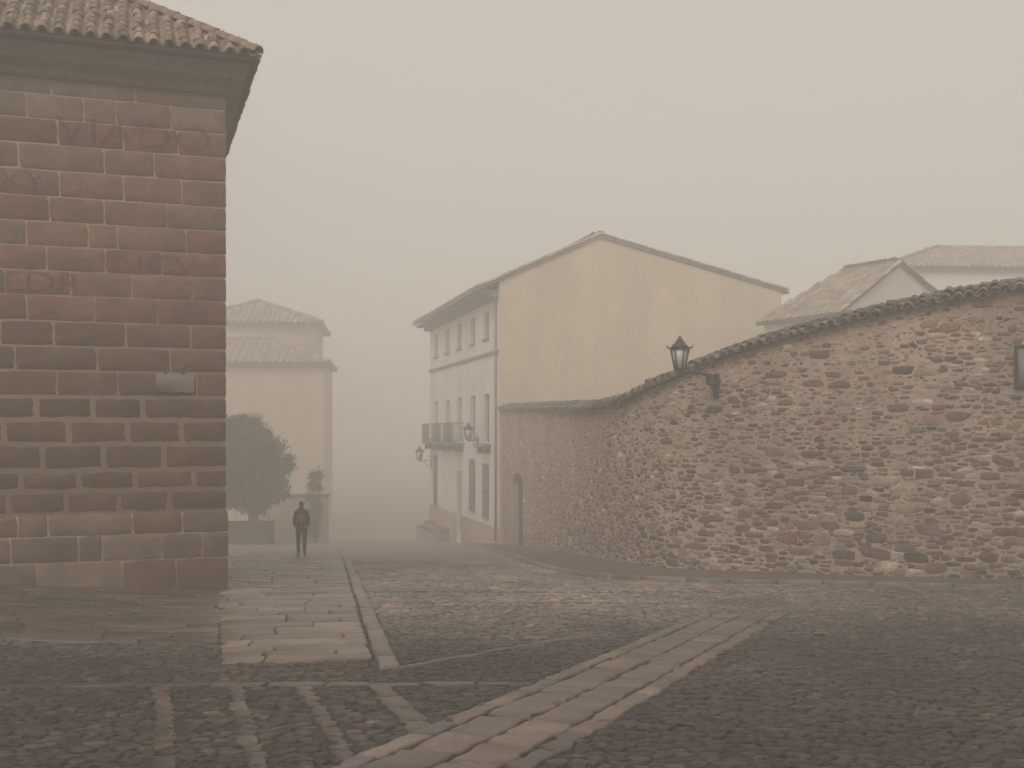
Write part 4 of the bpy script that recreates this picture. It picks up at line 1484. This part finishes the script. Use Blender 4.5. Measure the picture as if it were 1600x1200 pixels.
# ------------------------------------------------------------------ far house on the left of the street
FH_Z = -4.3
FH = thing('hip_roofed_house', 'beige house with a lower tiled roof and a taller hip-roofed block, faint in the fog', 'house', (-16.0, 92.5, -7.5), math.radians(6))
FH.scale = (1.555, 1.555, 1.555)
def make_far_house():
    z = lambda w: w - FH_Z
    mb = MB()
    holes = [(10.7 - 4.5, 10.7 - 3.25, z(1.0), z(2.55))]
    W = 10.7
    wall_with_holes(mb, (-W, 0, 0), (1, 0, 0), (0, -1, 0), W, -1.0, z(5.25), holes, 0.25)
    mb.quad((0, 0, -1), (0, 8, -1), (0, 8, z(5.25)), (0, 0, z(5.25)))
    mb.quad((-W, 0, -1), (-W, 8, -1), (-W, 8, z(5.25)), (-W, 0, z(5.25)))
    mb.quad((-W, 8, -1), (0, 8, -1), (0, 8, z(5.25)), (-W, 8, z(5.25)))
    mb.build('wall', M['beige'], FH)
    hip_roof('roof', FH, -W - 0.4, 0.35, -0.45, 6.6, z(5.28), math.radians(24), pal=PALE_PAL, expo=0.5, tpitch=0.36, K=5)
    cn = MB()
    cn.box(-W - 0.2, 0.2, -0.25, -0.004, z(5.02), z(5.22), 0.03)
    cn.build('eave', M['stonegrey'], FH)
    tw = MB()
    tw.box(-7.9, -0.75, 3.3, 10.4, z(5.3), z(7.75))
    tw.build('upper_block', M['beige'], FH)
    hip_roof('roof', FH, -8.35, -0.3, 2.85, 10.9, z(7.78), math.radians(22), pal=PALE_PAL, expo=0.5, tpitch=0.36, K=5)
    a0, a1, h0, h1 = -4.5, -3.25, z(1.0), z(2.55)
    f = MB()
    for (p, q, c, d) in ((a0, a0 + 0.08, h0, h1), (a1 - 0.08, a1, h0, h1), (a0 + 0.08, a1 - 0.08, h0, h0 + 0.08), (a0 + 0.08, a1 - 0.08, h1 - 0.08, h1), ((a0 + a1) / 2 - 0.04, (a0 + a1) / 2 + 0.04, h0 + 0.08, h1 - 0.08)):
        f.box(p, q, 0.10, 0.16, c, d)
    o = f.build('window', M['frame'], FH)
    p = MB()
    p.box(a0 + 0.01, a1 - 0.01, 0.13, 0.14, h0 + 0.01, h1 - 0.01)
    p.build('pane', M['shutter'], o)
    s = MB()
    s.box(a0 - 0.1, a1 + 0.1, -0.1, 0.1, h0 - 0.1, h0 - 0.003, 0.02)
    s.build('sill', M['stonegrey'], o)
make_far_house()

# garden wall beside the far house
def make_garden_wall():
    x0, y0 = -15.9, 66.0
    zb = gz(x0, y0)
    t = thing('garden_wall', 'plain rendered garden wall with a coping below the beige house', 'wall', (x0, y0, zb), math.radians(4))
    t.scale = (1.18, 1.18, 1.18)
    m = MB()
    m.box(0, 4.0, 0, 0.35, -0.8, 2.35, 0.02)
    m.build('wall', M['beige'], t)
    c = MB()
    c.box(-0.06, 4.06, -0.07, 0.42, 2.353, 2.48, 0.03)
    c.build('coping', M['stonegrey'], t)
make_garden_wall()

def make_planter():
    x0, y0 = -17.5, 59.3
    zb = gz(x0, y0)
    t = thing('planter_wall', 'low dark stone planter wall under the round tree', 'planter', (x0, y0, zb), math.radians(3))
    t.scale = (1.2, 1.2, 1.2)
    m = MB()
    m.box(0, 3.35, 0, 0.3, -0.4, 0.78, 0.02)
    m.box(0, 3.35, 2.2, 2.5, -0.4, 0.78, 0.02)
    m.box(0, 0.3, 0.305, 2.195, -0.4, 0.78, 0.02)
    m.box(3.05, 3.35, 0.305, 2.195, -0.4, 0.78, 0.02)
    m.build('wall', M['darkstone'], t)
    c = MB()
    c.box(-0.04, 3.39, -0.04, 0.34, 0.783, 0.87, 0.02)
    c.box(-0.04, 3.39, 2.16, 2.54, 0.783, 0.87, 0.02)
    c.build('coping', M['darkstone'], t)
    s = MB()
    s.box(0.31, 3.04, 0.31, 2.19, 0.3, 0.62)
    s.build('soil', M['deck'], t)
make_planter()

# ------------------------------------------------------------------ trees and shrubs
def leaf_cloud(name, parent, clumps, n_leaf, size, pal, seed):
    r = np.random.default_rng(seed)
    P, Cc = [], []
    w = np.array([c[3] ** 2 for c in clumps])
    w = w / w.sum()
    for (cx, cy, cz, rad), f in zip(clumps, w):
        n = int(n_leaf * f)
        d = r.normal(size=(n, 3))
        d /= np.linalg.norm(d, axis=1, keepdims=True)
        rr = rad * r.uniform(0.02, 1.0, n) ** 0.5 * np.abs(r.normal(1, 0.32, n))
        P.append(np.array([cx, cy, cz]) + d * rr[:, None] * np.array([1, 1, 0.85]))
        base = np.array(pal[r.integers(len(pal))])
        Cc.append(base * r.normal(1, 0.22, (n, 1)))
    P, col = np.concatenate(P), np.clip(np.concatenate(Cc), 0.008, 0.5)
    n = len(P)
    u = r.normal(size=(n, 3))
    u /= np.linalg.norm(u, axis=1, keepdims=True)
    v = np.cross(u, r.normal(size=(n, 3)))
    v /= np.linalg.norm(v, axis=1, keepdims=True)
    s = size * r.uniform(0.6, 1.3, n)[:, None]
    nn = np.cross(u, v)
    V = np.stack([P - u * s, P + v * s * 0.42 + nn * s * 0.12, P + u * s, P - v * s * 0.42 + nn * s * 0.12], 1).reshape(-1, 3)
    loops = np.arange(n * 4)
    return link_mesh(name, V, None, M['leaf'], parent, col=np.repeat(col, 4, 0), world=False, FL=(loops, np.full(n, 4)))

def make_tree():
    x, y = -14.4, 60.7
    zb = gz(x, y) + 0.6
    t = thing('round_tree', 'dark bushy round-crowned tree growing from the low planter wall', 'tree', (x, y, zb))
    t.scale = (1.2, 1.2, 1.2)
    r = random.Random(5)
    m = MB()
    m.tube([(0.05, 0, -0.2), (0.02, 0, 0.3), (-0.05, 0.02, 0.9), (-0.18, 0, 1.5), (-0.3, 0, 2.2)], [0.34, 0.26, 0.22, 0.19, 0.12], 10)
    clumps = []
    for k in range(11):
        a = k * 2.4 + r.uniform(-0.3, 0.3)
        rad = r.uniform(0.7, 1.6)
        e = (-0.65 + rad * math.cos(a), rad * math.sin(a), r.uniform(2.3, 4.4))
        m.tube([(-0.15, 0, 1.3), ((-0.2 + e[0]) / 2, e[1] / 2, (1.4 + e[2]) / 2 + 0.2), e], [0.11, 0.06, 0.02], 6)
    m.build('trunk', M['bark'], t)
    for k in range(60):
        a = r.uniform(0, 2 * math.pi)
        h = r.uniform(0, 1)
        w = 1.95 * math.sqrt(max(0.05, 1 - (2 * h - 0.75) ** 2 * 0.62))
        q = w * math.sqrt(r.uniform(0.05, 0.85))
        clumps.append((-0.75 + 1.12 * q * math.cos(a), q * math.sin(a), 1.42 + 3.55 * h, r.uniform(0.36, 0.78)))
    for k in range(10):
        a = r.uniform(0, 2 * math.pi)
        clumps.append((-0.7 + 0.75 * math.cos(a), 0.75 * math.sin(a), r.uniform(4.85, 5.2), r.uniform(0.25, 0.4)))
    for k in range(70):                                       # twig ends that break the outline
        a = r.uniform(0, 2 * math.pi)
        h = r.uniform(0.05, 1)
        w = 2.0 * math.sqrt(max(0.05, 1 - (2 * h - 0.75) ** 2 * 0.62)) + r.uniform(-0.2, 0.22)
        clumps.append((-0.75 + 1.1 * w * math.cos(a), w * math.sin(a), 1.42 + 3.6 * h, r.uniform(0.2, 0.4)))
    leaf_cloud('crown', t, clumps, 62000, 0.095, [(0.022, 0.028, 0.019), (0.030, 0.036, 0.022), (0.018, 0.022, 0.018), (0.040, 0.047, 0.028)], 3)
make_tree()

def make_shrub():
    x, y = -11.75, 65.2
    zb = gz(x, y)
    t = thing('tall_shrub', 'slender ragged shrub standing at the street end of the garden wall', 'shrub', (x, y, zb))
    m = MB()
    r = random.Random(9)
    clumps = []
    for k in range(5):
        a = k * 1.3
        e = (0.3 * math.cos(a), 0.3 * math.sin(a), 3.2 + r.uniform(0, 1.1))
        m.tube([(0, 0, -0.1), (e[0] * 0.4, e[1] * 0.4, 1.2), e], [0.06, 0.04, 0.012], 6)
    m.build('stems', M['bark'], t)
    for k in range(40):
        h = r.uniform(0, 1)
        w = 0.42 * (1.05 - 0.55 * h)
        clumps.append((r.uniform(-w, w) - 0.25 * (1 - h), r.uniform(-w, w), 0.5 + 3.6 * h, r.uniform(0.24, 0.42)))
    leaf_cloud('foliage', t, clumps, 6500, 0.085, [(0.06, 0.07, 0.045), (0.075, 0.085, 0.055), (0.05, 0.06, 0.04)], 8)
make_shrub()

# ------------------------------------------------------------------ the walker
def skin_mesh(name, verts, edges, radii, mat, parent, root=0, sub=2, smooth=True):
    me = bpy.data.meshes.new(name)
    me.from_pydata(verts, edges, [])
    o = bpy.data.objects.new(name, me)
    C.objects.link(o)
    o.modifiers.new('skin', 'SKIN').use_smooth_shade = True
    ss = o.modifiers.new('sub', 'SUBSURF')
    ss.levels = ss.render_levels = sub
    for i, sv in enumerate(me.skin_vertices[0].data):
        r = radii[i]
        sv.radius = r if isinstance(r, tuple) else (r, r)
        sv.use_root = (i == root)
    bpy.context.view_layer.update()
    dg = bpy.context.evaluated_depsgraph_get()
    m2 = bpy.data.meshes.new_from_object(o.evaluated_get(dg))
    bpy.data.objects.remove(o)
    m2.name = name
    m2.materials.clear()
    m2.materials.append(mat)
    o2 = bpy.data.objects.new(name, m2)
    C.objects.link(o2)
    if parent is not None:
        o2.parent = parent
    return o2

PX, PY = -6.56, 33.9
PZ = gz(PX, PY) + 0.03
person = thing('person', 'person in a black jacket and dark trousers walking away down the pale pavement', 'person', (PX, PY, PZ), math.radians(9))
def make_person():
    # local: +y is where the person is heading (away from the viewer), z up. A step forward with the right leg.
    V, E, R = [], [], []
    def v(p, r, link=None):
        V.append(p)
        R.append(r)
        if link is not None:
            E.append((link, len(V) - 1))
        return len(V) - 1
    pel = v((0, 0, 0.93), (0.135, 0.10))
    wai = v((0, 0.0, 1.08), (0.12, 0.09), pel)
    che = v((0, 0.0, 1.30), (0.15, 0.105), wai)
    shc = v((0, -0.01, 1.43), (0.10, 0.08), che)
    nek = v((0, 0.0, 1.52), 0.052, shc)
    jaw = v((0, 0.025, 1.585), (0.062, 0.068), nek)
    mid = v((0, 0.012, 1.665), (0.074, 0.09), jaw)
    crn = v((0, 0.0, 1.735), (0.055, 0.065), mid)
    v((0, 0.125, 1.64), 0.014, mid)                          # nose
    for s in (-1, 1):
        v((s * 0.082, 0.0, 1.645), (0.012, 0.02), mid)       # ears
        sh = v((s * 0.17, -0.01, 1.39), 0.058, shc)
        el = v((s * 0.235, -0.06, 1.14), 0.045, sh)
        wr = v((s * 0.205, 0.07, 0.945), 0.03, el)
        pa = v((s * 0.185, 0.115, 0.89), (0.036, 0.02), wr)
        for k in range(4):
            f1 = v((s * (0.20 - 0.013 * k), 0.12 + 0.012 * k, 0.835), 0.009, pa)
            v((s * (0.195 - 0.013 * k), 0.115 + 0.012 * k, 0.795 + 0.006 * abs(k - 1)), 0.008, f1)
        th = v((s * 0.16, 0.10, 0.86), 0.010, pa)
        v((s * 0.148, 0.115, 0.83), 0.009, th)
        hip = v((s * 0.095, 0.0, 0.88), 0.085, pel)
        fw = 0.06 if s > 0 else -0.04
        kn = v((s * 0.10, fw * 0.7 + 0.02, 0.49), 0.058, hip)
        an = v((s * 0.105, fw, 0.10), 0.04, kn)
        v((s * 0.112, fw + 0.15, 0.035), (0.038, 0.028), an)
    skin_mesh('body', V, E, R, M['skin'], person, 0, 2)
    # jacket: hip-length, loose, sleeves into the pockets
    V.clear(); E.clear(); R.clear()
    a = v((0, 0.0, 0.84), (0.185, 0.145))
    b = v((0, 0.0, 1.02), (0.175, 0.135), a)
    c = v((0, -0.005, 1.26), (0.19, 0.135), b)
    d = v((0, -0.01, 1.41), (0.14, 0.105), c)
    e = v((0, 0.0, 1.52), (0.075, 0.08), d)
    for s in (-1, 1):
        sh = v((s * 0.175, -0.01, 1.385), 0.078, d)
        el = v((s * 0.238, -0.06, 1.14), 0.068, sh)
        v((s * 0.205, 0.075, 0.945), 0.05, el)
    skin_mesh('jacket', V, E, R, M['jacket'], person, 0, 2)
    V.clear(); E.clear(); R.clear()
    a = v((0, 0, 0.92), (0.155, 0.12))
    for s in (-1, 1):
        hip = v((s * 0.098, 0.0, 0.83), 0.10, a)
        fw = 0.06 if s > 0 else -0.04
        kn = v((s * 0.10, fw * 0.7 + 0.02, 0.49), 0.075, hip)
        v((s * 0.105, fw, 0.13), 0.062, kn)
    skin_mesh('trousers', V, E, R, M['trousers'], person, 0, 2)
    for s in (-1, 1):
        V.clear(); E.clear(); R.clear()
        fw = 0.06 if s > 0 else -0.04
        a = v((s * 0.105, fw, 0.17), 0.058)
        b = v((s * 0.106, fw - 0.01, 0.06), (0.054, 0.06), a)
        v((s * 0.114, fw + 0.16, 0.042), (0.052, 0.042), b)
        skin_mesh('boot', V, E, R, M['boots'], person, 0, 2)
    V.clear(); E.clear(); R.clear()
    a = v((0, -0.02, 1.60), (0.075, 0.07))
    b = v((0, -0.015, 1.68), (0.087, 0.095), a)
    v((0, -0.01, 1.745), (0.06, 0.07), b)
    # long hair falling on the collar
    h = v((0, -0.065, 1.51), (0.088, 0.045), a)
    v((0, -0.09, 1.40), (0.085, 0.03), h)
    skin_mesh('hair', V, E, R, M['hair'], person, 0, 2)
    for s in (-1, 1):
        m = MB()
        for k in range(1):
            m.lathe([(0.002, -0.011), (0.009, -0.006), (0.012, 0), (0.009, 0.006), (0.002, 0.011)], 8)
        m.v = [(s * 0.032 + p[0], 0.098 + p[1] * 0.8, 1.665 + p[2]) for p in m.v]
        m.build('eye', M['eye'], person)
make_person()
person.scale = (0.93, 0.95, 1.0)

def make_backpack():
    p = to_world(person, np.array([0, -0.19, 1.05]))
    t = thing('backpack', 'small black backpack with a dark red panel on the walker\'s back', 'backpack', tuple(p), person.rotation_euler.z)
    m = MB()
    m.box(-0.145, 0.145, -0.09, 0.075, 0.0, 0.40, 0.05)
    m.build('bag', M['bagdark'], t)
    f = MB()
    f.box(-0.115, 0.115, -0.135, -0.092, 0.06, 0.30, 0.02)
    f.build('pocket', M['bag'], t)
    for s in (-1, 1):
        st = MB()
        st.tube([(s * 0.11, 0.04, 0.08), (s * 0.17, 0.14, 0.12), (s * 0.165, 0.33, 0.22), (s * 0.145, 0.335, 0.32), (s * 0.13, 0.20, 0.45), (s * 0.11, 0.05, 0.38)], 0.016, 6)
        st.build('strap', M['bagdark'], t)
    h = MB()
    h.tube([(-0.035, 0.02, 0.39), (-0.03, 0.02, 0.43), (0.03, 0.02, 0.43), (0.035, 0.02, 0.39)], 0.008, 6)
    h.build('handle', M['bagdark'], t)
make_backpack()

# ------------------------------------------------------------------ the fog
def make_haze():
    mb = MB()
    mb.box(-450, 450, -90, 450, -9.4, 15.6)
    m = bpy.data.materials.new('haze')
    m.use_nodes = True
    n, l = m.node_tree.nodes, m.node_tree.links
    n.remove(n['Principled BSDF'])
    v = n.new('ShaderNodeVolumePrincipled')
    v.inputs['Color'].default_value = (0.975, 0.945, 0.895, 1)
    v.inputs['Density'].default_value = HAZE_DENSITY
    v.inputs['Anisotropy'].default_value = 0.0
    l.new(v.outputs[0], n['Material Output'].inputs['Volume'])
    o = mb.build('haze', m)
    o['kind'] = 'stuff'
make_haze()
